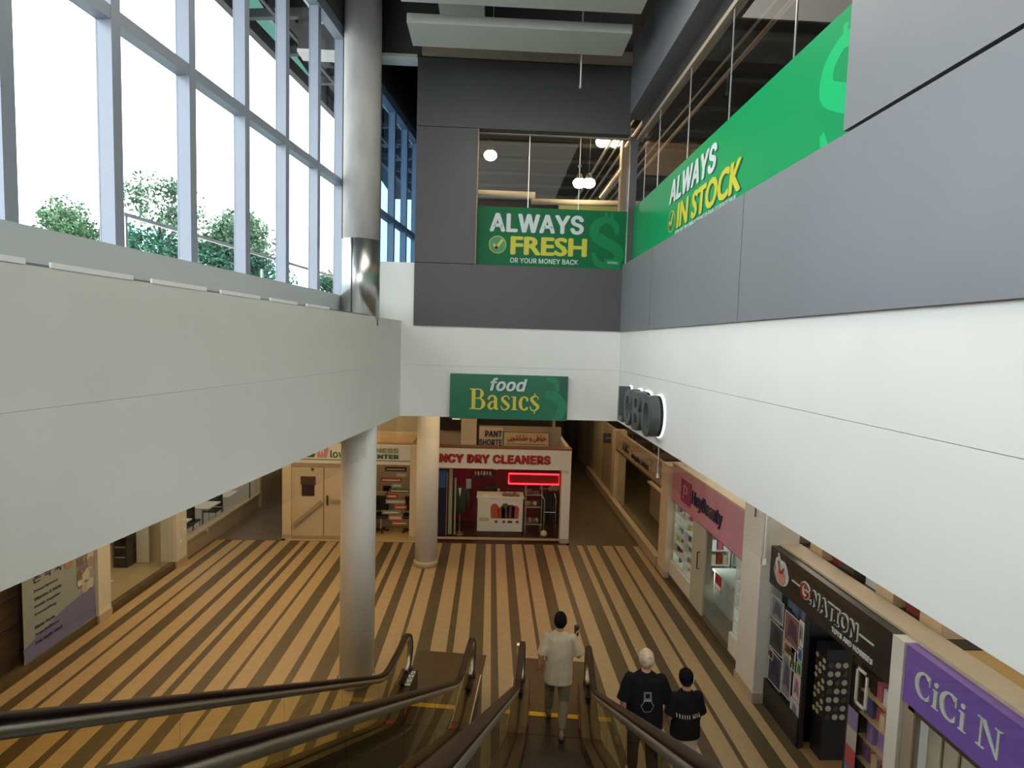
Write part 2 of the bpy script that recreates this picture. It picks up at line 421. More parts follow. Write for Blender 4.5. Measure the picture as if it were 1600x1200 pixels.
# dark grey volume at the far end with its window opening
wg = struct('wall_front_upper', B().box(-1.37, 10.06, 5.78, 2.30, 10.34, 6.84), 'joint', 'dark grey clad volume around the far window')
for bx in ((-1.38, 10.0, 5.76, 2.30, 10.3, 6.85), (-1.38, 10.0, 6.86, -.33, 10.3, 9.16), (-1.38, 10.0, 9.17, 2.31, 10.3, 10.3)):
    B().box(*bx).build('panel', 'greyd', wg)
B().box(-.37, 10.02, 6.86, -.315, 10.28, 9.17).build('window_jamb', 'woodl', wg)
tr = struct('trim_1', B().box(-3.4, 10.02, 10.32, 2.31, 10.3, 11.3), 'greyd', 'beam under the ceiling at the far end')
B().box(-3.4, 9.98, 10.28, -1.39, 10.3, 10.33).build('edge_strip', 'white2', tr)
B().box(-1.3, 9.9, 10.32, 2.28, 10.01, 10.5).build('ledge', 'taupe', tr)

# floor slabs of the upper level (seen only as bulkheads)
struct('floor_upper_left', B(ML).box(-60, -12, 4.2, -3.42, 45, 5.80), 'conc')
struct('floor_upper_front', B().box(-2.9, 10.5, 4.2, 45, 45, 5.74), 'conc')
struct('floor_upper_right', B().box(2.9, -12, 4.2, 45, 10.5, 5.74), 'conc')
struct('floor_upper_landing', B().box(-3.8, -12, 4.2, 2.4, -3.1, 5.74), 'corrg')
# upper ceiling
struct('ceiling', B().box(-4.2, -9, 11.3, 15, 24, 11.5), 'darkceil', 'dark ceiling high above')
struct('wall_behind', B().box(-4.2, -9.2, 10.6, 15, -9, 11.4), 'white')

# ------------------------------------------------------------------ left curtain wall (windows)
K = 1.206; OF = -3.4
edges = [2.70, 3.41, 4.14, 4.88, 5.61, 6.35, 7.06, 7.79, 8.52, 9.25, 9.98, 10.7, 11.4, 12.1, 12.8, 13.5]
edges = [1.98-.72*i for i in range(10, -1, -1)]+edges
edges = [e*K+.04 for e in edges]
ztop, ztr, zsl = 9.93, 7.84, 6.15
w1 = thing('window_1', onleft(6, OF, 5.85), 'tall curtain wall of pale aluminium mullions over the white bulkhead', None, R(-7.1), kind='structure')
B(ML).box(OF-.12, -8, 5.80, OF+.02, 17, zsl).build('sill', mat('pale_grey_sill', (.42, .45, .46), .5), w1)
for e in edges:
    B(ML).box(OF-.13, e-.09, zsl, OF, e, ztop).build('mullion', 'mull', w1)
for za, zb_ in ((ztr-.04, ztr+.06), (ztop, ztop+.16)):
    B(ML).box(OF-.125, -8, za, OF-.004 if za < 9 else OF+.02, 17, zb_).build('transom', 'mull', w1)
for i in range(len(edges)-1):
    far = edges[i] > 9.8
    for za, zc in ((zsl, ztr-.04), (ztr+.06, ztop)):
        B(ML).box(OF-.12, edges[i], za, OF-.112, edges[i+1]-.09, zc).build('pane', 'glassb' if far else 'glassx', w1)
B(ML).box(OF-.15, -8, ztop+.16, OF+.05, 17, 11.4).build('header', 'greyd', w1)
# white strips in the slot at the window foot
for a, c in ((1.2, 1.75), (1.85, 2.4), (2.5, 2.76), (2.91, 3.51), (3.68, 4.28), (4.47, 5.08), (5.27, 5.83), (6.05, 6.66)):
    B(ML).box(-2.832, a, 5.836, -2.818, c, 5.868).build('slot_strip', mat('bright_white_strip', (.85, .87, .88), .4) if 'bright_white_strip' not in bpy.data.materials else bpy.data.materials['bright_white_strip'], wl)
B(ML).box(-2.9, -7, 5.835, -2.834, 8.1, 5.85).build('slot', 'grey', wl)

# far wall panels behind the passage by the second stretch of windows
struct('wall_passage', B().box(-1.38, 10.3, 5.74, -1.2, 17.0, 11.3), 'greyd')

# ------------------------------------------------------------------ round columns
c1 = ML @ Vector((-3.09, 8.46, 0)); c2 = Vector((-1.47, 13.60, 0))
col = thing('column', c1, 'tall round column, white below and bare concrete above, rising past the left bulkhead', 'column')
B().cyl(c1.x, c1.y, 0, 4.9, .27, 48).build('shaft', 'white2', col, True)
B().cyl(c1.x, c1.y, 0, .14, .285, 48).build('base_collar', 'silver', col, True)
B().cyl(c1.x, c1.y, 5.7, 11.3, .27, 48).build('shaft', 'conc', col, True)['label'] = 'bare concrete upper shaft'
B().cyl(c1.x, c1.y, 5.8, 6.98, .285, 48).build('metal_jacket', 'steel', col, True)
jb = B()
a0 = math.atan2(-c1.y, -c1.x)+R(-28)
jb.box(c1.x+.287*math.cos(a0)-.005, c1.y+.287*math.sin(a0)-.005, 5.85, c1.x+.287*math.cos(a0)+.005, c1.y+.287*math.sin(a0)+.005, 6.98)
jb.build('jacket_seam', 'joint', col)
col2 = thing('column', c2, 'round white column with a flared foot standing in front of the dry cleaners', 'column')
B().cyl(c2.x, c2.y, 0, 4.2, .27, 48).build('shaft', 'white2', col2, True)
B().lathe([(.30, 0), (.30, .10), (.275, .14)], c2.x, c2.y, 48).build('base_collar', 'ledge', col2, True)

# draft curtains: glass bands hanging under the bulkheads
dc = thing('smoke_curtain', (2.34, 3, 3.72), 'clear glass band hanging under the right-hand white bulkhead', 'smoke curtain')
for i in range(6):
    y0 = 10.0-3.05*(i+1)+.6; B().box(2.335, y0, 3.74, 2.349, min(y0+3.045, 10.0), 4.16).build('glass_panel', 'glass', dc)
for y in (7.6, 4.55):
    b = B(); b.box(2.325, y-.014, 3.70, 2.36, y+.014, 3.76); b.box(2.338, y-.004, 3.76, 2.347, y+.004, 4.15); b.build('clip', 'silver', dc)
dc = thing('smoke_curtain', (0, 10.06, 3.72), 'clear glass band hanging under the far white bulkhead', 'smoke curtain')
for i in range(2): B().box(-1.55+1.93*i, 10.05, 3.74, -1.55+1.93*(i+1)-.01, 10.064, 4.16).build('glass_panel', 'glass', dc)
dc = thing('smoke_curtain', onleft(4, -2.85, 3.72), 'clear glass band hanging under the left white bulkhead', 'smoke curtain', R(-7.1))
for a, c in ((-2, 0), (0.01, 2), (2.01, 4), (4.01, 6), (6.01, 8.1), (8.78, 9.7)): B(ML).box(-2.868, a, 3.74, -2.854, c, 4.16).build('glass_panel', 'glass', dc)

# ------------------------------------------------------------------ ceiling baffles
for i in range(13):
    y0 = 8.4-1.13*i
    lab = 'white ceiling baffle nearest the dark grey end wall' if i == 0 else ('second white ceiling baffle, cut by the top of the picture' if i == 1 else 'white ceiling baffle out of view above, '+['third', 'fourth', 'fifth', 'sixth', 'seventh', 'eighth', 'ninth', 'tenth', 'eleventh', 'twelfth', 'thirteenth'][max(i-2, 0)]+' from the grey end wall')
    t = thing('ceiling_baffle', (.29, y0+.33, 10.0), lab, 'baffle', group='white ceiling baffles')
    bevel(B().box(-1.33, y0, 10.0, 1.91, y0+.66, 10.13).build('panel', 'baffle', t), .012)
    for xx in (-.1, 1.5): B().cyl(xx, y0+.33, 10.13, 11.3, .006, 8).build('hanger', 'silver', t)
t = thing('duct', (-.4, 8, 10.6), 'pale rectangular duct glimpsed between the two ceiling baffles', 'duct')
B().box(-.95, -6, 10.62, -.25, 9.8, 10.95).build('body', 'ceilw', t)
B().box(-.62, 0, 10.95, -.58, .04, 11.29).build('strap', 'silver', t)
t = thing('hanging_rod', (1.31, 9.3, 9.7), 'thin white rod hanging below the baffle nearest the grey wall', 'rod')
b = B(); b.cyl(1.31, 9.3, 9.62, 11.3, .014, 8); b.build('rod', 'white2', t); B().cyl(1.31, 9.3, 9.60, 9.64, .022, 8).build('end_cap', 'ledge', t)

# ------------------------------------------------------------------ front upper window
def pane_set(root, xs, y, z0, z1):
    for a, c in zip(xs, xs[1:]): B().box(a+.004, y, z0, c-.004, y+.012, z1).build('pane', 'glass', root)
w2 = thing('window_2', (1, 10.2, 6.86), 'supermarket window in the dark grey end wall', None, kind='structure')
pane_set(w2, [-.33, .58, 1.48, 2.40], 10.20, 6.86, 9.17)
for xx in (.58, 1.48): B().box(xx-.006, 10.19, 6.86, xx+.006, 10.205, 9.17).build('joint', 'silver', w2)
B().box(2.36, 10.17, 6.8, 2.50, 10.32, 9.2).build('corner_post', 'greyd', w2)
B().box(2.355, 10.165, 6.8, 2.37, 10.18, 9.17).build('bead', 'chrome', w2)
B().box(-.33, 10.18, 9.15, 2.4, 10.24, 9.18).build('head', 'taupe', w2)
B().tube([(1.48, 10.19, 8.66), (1.48, 10.17, 8.66)], .03, 12).build('glass_fitting', 'chrome', w2)
w3 = thing('window_3', (2.5, 7, 6.86), 'long supermarket window above the right-hand bulkhead', None, kind='structure')
yy = [3.6, 4.88, 6.2, 7.5, 8.84, 10.17]
for a, c in zip(yy, yy[1:]): B().box(2.50, a+.004, 6.6, 2.512, c-.004, 9.15).build('pane', 'glass', w3)
for a in yy[1:-1]: B().box(2.492, a-.006, 6.6, 2.500, a+.006, 9.15).build('joint', 'silver', w3)

# banners on the windows
FR = frame((0, 10.185, 0), (1, 0, 0), (0, -1, 0))
def F(x, z, d=0, y=10.185): return frame((x, y-d, z), (1, 0, 0), (0, -1, 0))
t = thing('window_banner', (1, 10.185, 6.86), 'green banner reading ALWAYS FRESH on the far window', 'banner')
B().box(-.33, 10.183, 6.85, 2.36, 10.19, 7.90).build('film', 'green', t)
b = B(F(0, 0, .001)); big_dollar(b, 1.70, 6.92, .86, .002); b.build('dollar_print', 'green2', t)
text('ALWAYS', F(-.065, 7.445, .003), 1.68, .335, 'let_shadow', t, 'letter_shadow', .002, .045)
text('ALWAYS', F(-.09, 7.46, .006), 1.68, .335, 'let_w', t, depth=.002, bold=.04)
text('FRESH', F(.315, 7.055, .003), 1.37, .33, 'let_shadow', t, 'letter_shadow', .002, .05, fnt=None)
text('FRESH', F(.29, 7.07, .006), 1.37, .33, 'let_y', t, depth=.002, bold=.045, fnt=None)
text('OR YOUR MONEY BACK', F(.29, 6.93, .004), 1.22, .09, 'let_w', t, depth=.002, bold=.02)
b = B(F(0, 0, .004)); b.tube([(.06, 7.24, 0), (.06, 7.24, .002)], .155, 28); b.build('badge', 'let_y', t)
b = B(F(0, 0, .008)); b.tube([(.06, 7.24, 0), (.06, 7.24, .002)], .142, 28); b.build('badge', 'greensign2', t)
b = B(F(0, 0, .011)); stroke(b, [(-.01, 7.25, .05), (.04, 7.18, .05), (.04, 7.18, .05), (.15, 7.33, .04)], .002, 3); b.build('check_mark', 'let_y', t)
B(F(0, 0, .006)).box(1.99, 6.87, 0, 2.28, 7.06, .002).build('logo_patch', 'green2', t)
text('food Basics', F(2.04, 6.97, .009), .19, .05, 'let_w', t, depth=.001, bold=.01)

def G(y, z, d=0, x=2.485): return frame((x-d, y, z), (0, -1, 0), (-1, 0, 0))
t = thing('window_banner', (2.485, 7, 6.86), 'long green banner reading ALWAYS IN STOCK on the right-hand window', 'banner')
B().box(2.483, 3.62, 6.6, 2.489, 10.16, 7.97).build('film', mat('bright_green_banner_film', (.003, .26, .085), .42, spec=.12), t)
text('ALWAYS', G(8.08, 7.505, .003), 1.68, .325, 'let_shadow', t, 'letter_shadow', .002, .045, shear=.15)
text('ALWAYS', G(8.11, 7.52, .006), 1.68, .325, 'let_w', t, depth=.002, bold=.04, shear=.15)
text('IN STOCK', G(7.71, 7.105, .003), 1.98, .34, 'let_shadow', t, 'letter_shadow', .002, .05, shear=.1, fnt=None)
text('IN STOCK', G(7.74, 7.12, .006), 1.98, .34, 'let_y', t, depth=.002, bold=.045, shear=.1, fnt=None)
text('OR WE GIVE YOU A SIMILAR PRODUCT OF EQUAL OR GREATER VALUE', G(7.79, 7.05, .004), 1.94, .05, 'let_w', t, depth=.002, bold=.01)
b = B(G(0, 0, .004)); b.tube([(-7.98, 7.27, 0), (-7.98, 7.27, .002)], .15, 28); b.build('badge', 'let_y', t)
b = B(G(0, 0, .007)); b.tube([(-7.98, 7.27, 0), (-7.98, 7.27, .002)], .135, 28); b.build('badge', 'greensign2', t)
b = B(G(0, 0, .010)); stroke(b, [(-8.05, 7.28, .05), (-8.0, 7.20, .05), (-8.0, 7.20, .05), (-7.89, 7.38, .04)], .002, 3); b.build('check_mark', 'let_y', t)
b = B(G(0, 0, .001)); big_dollar(b, -4.42, 6.92, .86, .002); b.build('dollar_print', mat('lime_green_print', (.006, .42, .14), .42, spec=.12), t)

# store interior behind the upper windows
st = struct('wall_store_back', B().box(-1.2, 23.5, 5.7, 15, 23.7, 11.3), 'wood')
struct('wall_store_side', B().box(14.8, -9, 5.7, 15, 23.7, 11.3), 'taupe')
for i, (lx, ly, lz) in enumerate([(-.16, 15, 10.33), (2.74, 15, 10.79), (3.06, 15, 10.8), (2.18, 15, 9.72), (2.43, 15, 9.73)]):
    nm = ['single bright lamp at the left inside the far window', 'bright lamp at top right inside the far window, left of its pair', 'bright lamp at top right inside the far window, right of its pair', 'lower bright lamp inside the far window, left of its pair', 'lower bright lamp inside the far window, right of its pair'][i]
    t = thing('high_bay_lamp', (lx, ly, lz), nm, 'lamp')
    B().lathe([(.05, .24), (.07, .2), (.09, .12), (.10, .06)], 0, 0, 16).build('housing', 'greyd', t, True, local=True)
    B().ball((0, 0, 0), (.17, .15, .13), 14, 8).build('bulb', 'lamp', t, True, local=True)
    B().cyl(0, 0, .28, 11.3-lz, .01, 6).build('stem', 'greyd', t, local=True)
def pipe(name, pts, r, mt, lab, cat='pipe', grp=None):
    t = B().tube(pts, r, 10).build(name, mt, None, True); tag(t, lab, cat, grp); return t
pipe('beam', [(-1.2, 16, 9.62), (1.1, 16, 9.62)], .09, 'beige', 'beige beam across the left inside the far window', 'beam')
pipe('beam', [(1.0, 16, 9.45), (4.4, 16, 9.5)], .08, 'beige', 'beige beam across the lower right inside the far window', 'beam')
tag(B().box(3.25, 14.9, 5.7, 3.5, 15.15, 11.3).build('steel_post', 'taupe'), 'tan steel post at the right inside the far window', 'post')
pipe('brace', [(2.75, 15, 9.35), (3.3, 15, 10.15)], .05, 'beige', 'diagonal beige brace against the steel post', 'brace')
for i in range(7):
    pipe('ceiling_pipe', [(2.9+.22*i, 1, 10.7-.02*i), (2.9+.22*i, 22, 10.7-.02*i)], .025 if i % 2 else .04, 'taupe', 'thin pipe along the dark supermarket ceiling, '+['nearest', 'second nearest', 'third nearest', 'fourth', 'fifth', 'second farthest', 'farthest'][i]+' from the window glass', grp='pipes along the supermarket ceiling')
for i in range(8):
    pipe('ceiling_joist', [(-1.2, 12+1.4*i, 11.1), (14, 12+1.4*i, 11.1)], .07, 'darkceil', 'dark joist crossing the supermarket ceiling, '+['nearest the viewer', 'second from the viewer', 'third from the viewer', 'fourth from the viewer', 'fifth from the viewer', 'sixth from the viewer', 'second from the end', 'farthest away'][i], 'joist', 'joists under the supermarket ceiling')
tag(B().box(-.9, 12.5, 5.7, -.75, 16, 9.35).build('partition', 'green'), 'green partition at the left edge inside the far window', 'partition')
tag(B().box(1.9, 17, 5.7, 4.2, 17.2, 9.75).build('wall_sign_board', mat('olive_board', (.22, .27, .07), .5)), 'olive green board low in the far window', 'board')
area('upper_store_lamp', (6, 12, 10.6), 5, 9, 170, (1, .62, .32))
area('upper_store_lamp', (1, 15, 10.6), 3, 4, 50, (1, .58, .28))

# ------------------------------------------------------------------ food Basics sign
def H_(x, z, d=0): return frame((x, 9.93-d, z), (1, 0, 0), (0, -1, 0))
t = thing('store_sign', (.34, 9.97, 4.14), 'green food Basics sign on the far white bulkhead', 'sign')
bevel(B().box(-.71, 9.93, 4.14, 1.38, 10.02, 4.935).build('box', 'greensign', t), .006)
B(H_(0, 0, .001)).box(1.18, 4.16, 0, 1.36, 4.92, .001).build('print_band', 'greendark', t)
b = B(H_(0, 0, .003)); stroke(b, [(1.2, 4.66, .04), (1.16, 4.82, .1), (1.0, 4.9, .06)], .001)
stroke(b, [(.98, 4.60, .14), (1.16, 4.58, .16), (1.28, 4.42, .16), (1.24, 4.24, .15), (1.12, 4.165, .04)], .001); b.build('dollar_print', 'greensign2', t)
text('food', H_(.005, 4.635, .006), .66, .235, 'let_shadow', t, 'letter_shadow', .001, .05, shear=.25)
text('food', H_(-.005, 4.645, .010), .66, .235, 'let_w', t, depth=.002, bold=.035, shear=.25)
serif_letters('Basıc$', H_(-.36, 4.315, .008), .365, 'let_y2', t, .003)

# halo-lit LCBO sign
t = thing('store_sign', (2.31, 8.2, 4.27), 'dark channel letters LCBO with a white halo on the right bulkhead', 'sign')
xx = 9.17
for ch, w in (('L', .42), ('C', .52), ('B', .50), ('O', .56)):
    text(ch, G(xx, 4.29, .02, 2.31), w-.10, .56, 'black', t, 'letter_back', .02, .03)
    text(ch, G(xx, 4.29, .06, 2.31), w-.10, .56, mat('dark_grey_letter_face', (.07, .085, .085), .35, metal=.3) if ch == 'L' else bpy.data.materials['dark_grey_letter_face'], t, 'letter', .14, .03)
    text(ch, G(xx+.012, 4.275, .004, 2.31), w-.076, .59, mat('halo_light', (1, 1, 1), .5, em=(.95, 1, 1), es=1.3) if ch == 'L' else bpy.data.materials['halo_light'], t, 'halo', .02, .06)
    xx -= w

# ================================================================== ESCALATORS
def smooth_profile(zoff):
    """u, z points of a line running zoff above the step line"""
    P = []
    u = -3.4
    while u < 6.75: P.append((u, .577*(7.13-u)+zoff)); u += .5
    P += [(6.80, .577*.33+zoff), (6.98, .577*.17+zoff), (7.13, .035+zoff), (7.30, .008+zoff), (7.5, zoff)]
    return P
def sweep(b, P, v0, v1, n0, n1):
    """slab along a u,z path between v0..v1 and normal offsets n0..n1 (b local: x=v, y=u)"""
    n = len(P); V = []
    for i, p in enumerate(P):
        a = P[max(i-1, 0)]; c = P[min(i+1, n-1)]
        du, dz = c[0]-a[0], c[1]-a[1]; l = math.hypot(du, dz); nu, nz = -dz/l, du/l
        for v, k in ((v0, n0), (v1, n0), (v1, n1), (v0, n1)): V.append((v, p[0]+nu*k, p[1]+nz*k))
    F_ = [(i*4+j, i*4+(j+1) % 4, i*4+4+(j+1) % 4, i*4+4+j) for i in range(n-1) for j in range(4)]
    F_ += [(3, 2, 1, 0), (n*4-4, n*4-3, n*4-2, n*4-1)]
    b.add(V, F_)
def make_escalator(vc, label, plaque=False):
    RZ = R(-6.5)
    M = Matrix.Rotation(RZ, 4, 'Z') @ Matrix.Translation((vc, 0, 0))
    t = bpy.data.objects.new('escalator', None); COL.objects.link(t); t.matrix_world = M; ROOTM[t.name] = M
    tag(t, label, 'escalator')
    hw = .5
    hr = smooth_profile(.98)+[(8.12, .98)]
    for i in range(1, 12):
        a = math.pi/2-math.pi*i/12; hr.append((8.14+.31*math.cos(a), .67+.31*math.sin(a)))
    hr += [(8.14, .36), (7.95, .355)]
    dk = smooth_profile(.30)+[(7.9, .30), (8.44, .30)]
    for s in (-1, 1):
        v = s*hw
        b = B(); sweep(b, hr, v-.042, v+.042, -.012, .022); h = b.build('handrail', 'rubber', t, True, local=True)
        md = h.modifiers.new('b', 'BEVEL'); md.width = .012; md.segments = 2; md.limit_method = 'ANGLE'; md.angle_limit = R(50)
        b = B(); sweep(b, hr[:-2], v-.03, v+.03, -.07, -.012); b.build('handrail_guide', 'silver', t, True, local=True)
        # glass panels between deck and handrail
        us = [-3.4+1.28*i for i in range(9)]+[7.55]
        for a, c in zip(us, us[1:]):
            top = [p for p in smooth_profile(.92) if a < p[0] < c]; bot = [p for p in smooth_profile(.30) if a < p[0] < c]
            def zz(u, zo): return zo+(.577*(7.13-u) if u < 7 else max(0, .577*(7.13-u)*.5+.02 if u < 7.3 else 0))
            poly = [(a+.006, zz(a, .28)), *[(p[0], p[1]-.02) for p in bot], (c-.006, zz(c, .28)), (c-.006, zz(c, .92)), *top[::-1], (a+.006, zz(a, .92))]
            B().prism(poly, v-.006, v+.006, 0).build('glass_panel', 'glassg', t, local=True)
        nose = [(8.14+.255*math.cos(math.pi/2-math.pi*i/12), .67+.255*math.sin(math.pi/2-math.pi*i/12)) for i in range(13)]
        B().prism([(7.56, .28), (7.56, .925)]+nose+[(8.14, .30)], v-.006, v+.006, 0).build('glass_panel', 'glassg', t, local=True)
        # decks: inner and outer strip with the dark glass clamp between
        for q0, q1 in ((-.125, -.018), (.018, .125)):
            b = B(); sweep(b, dk, v+q0, v+q1, -.02, 0.0); b.build('deck', 'deck', t, local=True)
        b = B(); sweep(b, dk, v-.018, v+.018, -.03, .012); b.build('glass_clamp', 'rubber', t, local=True)
        # skirt towards the steps
        sk = [(p[0], p[1]) for p in dk]
        b = B(); n = len(sk); vi = v-s*.125
        poly = sk+[(p[0], max(p[1]-.42, 0)) for p in sk[::-1]]
        B().prism(poly, vi-.004, vi+.004, 0).build('skirt', mat('dark_skirt_metal', (.10, .085, .06), .3, metal=.8) if 'dark_skirt_metal' not in bpy.data.materials else bpy.data.materials['dark_skirt_metal'], t, local=True)
        # outer cladding
        vo = v+s*.125
        low = [(p[0], max(p[1]-1.3, .0)) for p in dk[::-1]]
        poly = [(p[0], p[1]-.01) for p in dk]+low
        B().prism(poly, vo-s*.008, vo, 0).build('side_cladding', 'clad', t, local=True)
        b = B(); sweep(b, [(p[0], p[1]-.03) for p in dk], vo-.004, vo+s*.012, -.02, .025); b.build('edge_trim', 'silver', t, local=True)
        B().prism([(v-.125, 0), (v+.125, 0), (v+.125, .29), (v-.125, .29)], 8.43, 8.45, 1).build('newel_end', 'clad', t, local=True)
        b = B(); b.box(v-.055, 8.32, .30, v+.055, 8.44, .37); bevel(b.build('handrail_inlet', 'black', t, local=True), .03, 3)
    # underside closing the truss
    u0 = [(p[0], max(p[1]-1.3, .0)) for p in dk if p[1]-1.3 > -.3]
    b = B(); sweep(b, u0, -.62, .62, -.01, 0); b.build('underside', 'clad', t, local=True)
    # steps
    sb = B(); w = .365
    sb.box(-w, 0, -.03, w, .39, 0)
    V = [(-w, 0, -.03), (w, 0, -.03)]
    for i in range(5): V += [(-w, .0-.05*math.sin(i/4*math.pi/2), -.03-.17*i/4), (w, .0-.05*math.sin(i/4*math.pi/2), -.03-.17*i/4)]
    sb.add(V, [(2+2*i, 3+2*i, 5+2*i, 4+2*i) for i in range(4)])
    stp = sb.build('step', 'step', t, local=True); me = stp.data
    k = 0
    for i in range(26):
        u = 7.57-.40*i
        z = .012 if u > 6.9 else .577*(7.05-u)+.01
        if u > 6.4 and u <= 6.9: z = .577*(7.05-u)*.75
        o = stp if i == 0 else stp.copy()
        if i: COL.objects.link(o)
        o.location = (0, u, z)
    B().box(-.38, 7.96, 0, .38, 8.05, .022).build('comb', 'yellow', t, local=True)
    bevel(B().box(-.60, 8.05, 0, .60, 9.49, .014).build('landing_plate', 'plate', t, local=True), .004)
    for s in (-1, 1):
        b = B(); b.box(s*.372, 7.6, .05, s*.36, 7.95, .12); b.build('red_glow_pad', mat('red_glow_paint', (.35, .03, .015), .4) if 'red_glow_paint' not in bpy.data.materials else bpy.data.materials['red_glow_paint'], t, local=True)  # red glow on the skirts by the comb, painted as dull red pads
    for s in ((-1, 1) if plaque else ()):
        b = B(); b.box(s*hw-s*.125, 7.05, .335, s*hw-s*.02, 7.12, .36); b.build('red_glow_mark', bpy.data.materials['red_glow_paint'], t, local=True)  # red glow across the deck, put in as a flat red strip
    b = B(); b.box(-hw-.085, 8.22, .80, -hw-.03, 8.30, .93); b.build('sensor_bracket', 'chrome', t, local=True)
    if plaque:
        Mx = M @ frame((-hw+.075, 8.30, .315), (.35, .94, 0), (.9, -.2, .4))
        pm = M @ Matrix.Translation((-hw+.07, 7.95, .306)) @ Matrix.Rotation(R(0), 4, 'Z')
        b = B(pm); b.box(-.04, .05, 0, .04, .42, .004); b.build('notice', 'paper', t)
        for q in (.12, .235, .35):
            pg = B(pm).tube([(0, q, .004), (0, q, .0055)], .036, 16).build('pictogram', 'black', t)
            B(pm).tube([(0, q, .0055), (0, q, .0065)], .022, 12).build('symbol', 'paper', pg)
    return t
make_escalator(.16, 'escalator nearest the viewer with a man stepping off at its foot')
make_escalator(-1.62, 'second escalator beside the white column, empty', True)

# ================================================================== SHOPS AT THE BACK (y = 15.2)
Y = 15.2
def FB(x, z, d=0, y=Y): return frame((x, y-d, z), (1, 0, 0), (0, -1, 0))
# health shop with white doors
sf = thing('shopfront', (-3.7, Y, 0), 'white health shop front with solid double door, behind the two columns', 'shopfront')
for a, c in ((-5.55, -5.31), (-2.12, -1.90)):
    B().box(a, Y, .12, c, Y+.3, 2.62).build('pier', 'cream', sf); B().box(a-.01, Y-.012, 0, c+.01, Y+.3, .13).build('plinth', 'ledge', sf)
B().box(-5.31, Y+.02, 2.10, -2.12, Y+.2, 2.62).build('fascia', 'white2', sf)
B().box(-5.31, Y+.01, 2.20, -2.12, Y+.03, 2.215).build('line', 'greensign', sf)
B().box(-5.31, Y+.03, 2.0, -3.3, Y+.16, 2.10).build('door_head', 'taupe', sf)
B().box(-5.31, Y+.05, 0, -4.46, Y+.12, 2.0).build('wall_panel', 'beige', sf)
d = B().box(-4.44, Y+.05, .02, -3.72, Y+.11, 2.0).build('door', 'beige', sf)
b = B(); b.box(-4.36, Y-.01, .95, -4.33, Y+.05, 1.22); b.tube([(-4.345, Y-.03, .98), (-4.345, Y-.03, 1.2)], .014, 8); b.build('handle', 'deck', d)
B().box(-4.25, Y+.01, 1.02, -3.75, Y+.05, 1.10).build('push_bar', 'taupe', d)
B().box(-5.31, Y+.0, 0, -3.72, Y+.06, .09).build('threshold', 'taupe', sf)
b = B(); b.bar((-5.25, Y-.0, .38), (-4.5, Y-.0, 1.05), .05, .09); b.build('grab_rail', 'taupe', sf)
b = B(); b.box(-4.78, Y+.02, 1.90, -4.72, Y+.05, 1.96); b.build('door_closer', 'wood', sf)
B().box(-3.72, Y+.05, 0, -3.3, Y+.12, 2.0).build('wall_panel', 'beige', sf)
for x0, mt in ((-4.95, 'greensign'), (-4.62, 'pink')):
    b = B(FB(0, 0, -.015)); b.prism([(x0, 2.27), (x0+.25, 2.27), (x0+.30, 2.5), (x0+.25, 2.64), (x0, 2.6)], 0, .01); b.build('box_logo', mt, sf)
    text('H' if mt == 'pink' else 'F', FB(x0+.08, 2.36, 0), .1, .14, 'paper', sf, depth=.006, bold=.02)
text('low', FB(-4.27, 2.27, -.015), .42, .2, 'greendark', sf, depth=.01, bold=.01)
text('WELLNESS', FB(-3.72, 2.42, -.015), 1.28, .13, mat('grey_green_lettering', (.20, .26, .18), .5), sf, depth=.01, bold=.03)
text('CENTER', FB(-3.3, 2.26, -.015), .87, .12, 'greensign', sf, depth=.01, bold=.05)
struct('wall_shop_left', B().box(-5.55, Y+.3, 0, -5.45, 19, 2.8), 'beige')
struct('wall_shop_back', B().box(-5.45, 18.0, 0, -1.6, 18.1, 4.2), 'beige')
struct('wall_shop_divider', B().box(-1.75, Y+.3, 0, -1.68, 18, 2.4), 'beige')
struct('floor_health_shop', B().box(-5.45, 15.08, -.3, -1.68, 18, .002), mat('warm_yellow_vinyl', (.50, .40, .2), .4))
t = thing('poster', (-4.87, Y+.03, 1.2), 'dark portrait poster stuck on the white shop wall left of the door', 'poster')
B().box(-5.04, Y+.035, 1.19, -4.70, Y+.05, 1.72).build('sheet', mat('dark_poster_print', (.035, .02, .035), .35), t)
B().box(-5.07, Y+.03, 1.50, -4.67, Y+.04, 1.73).build('backing', 'wood', t)
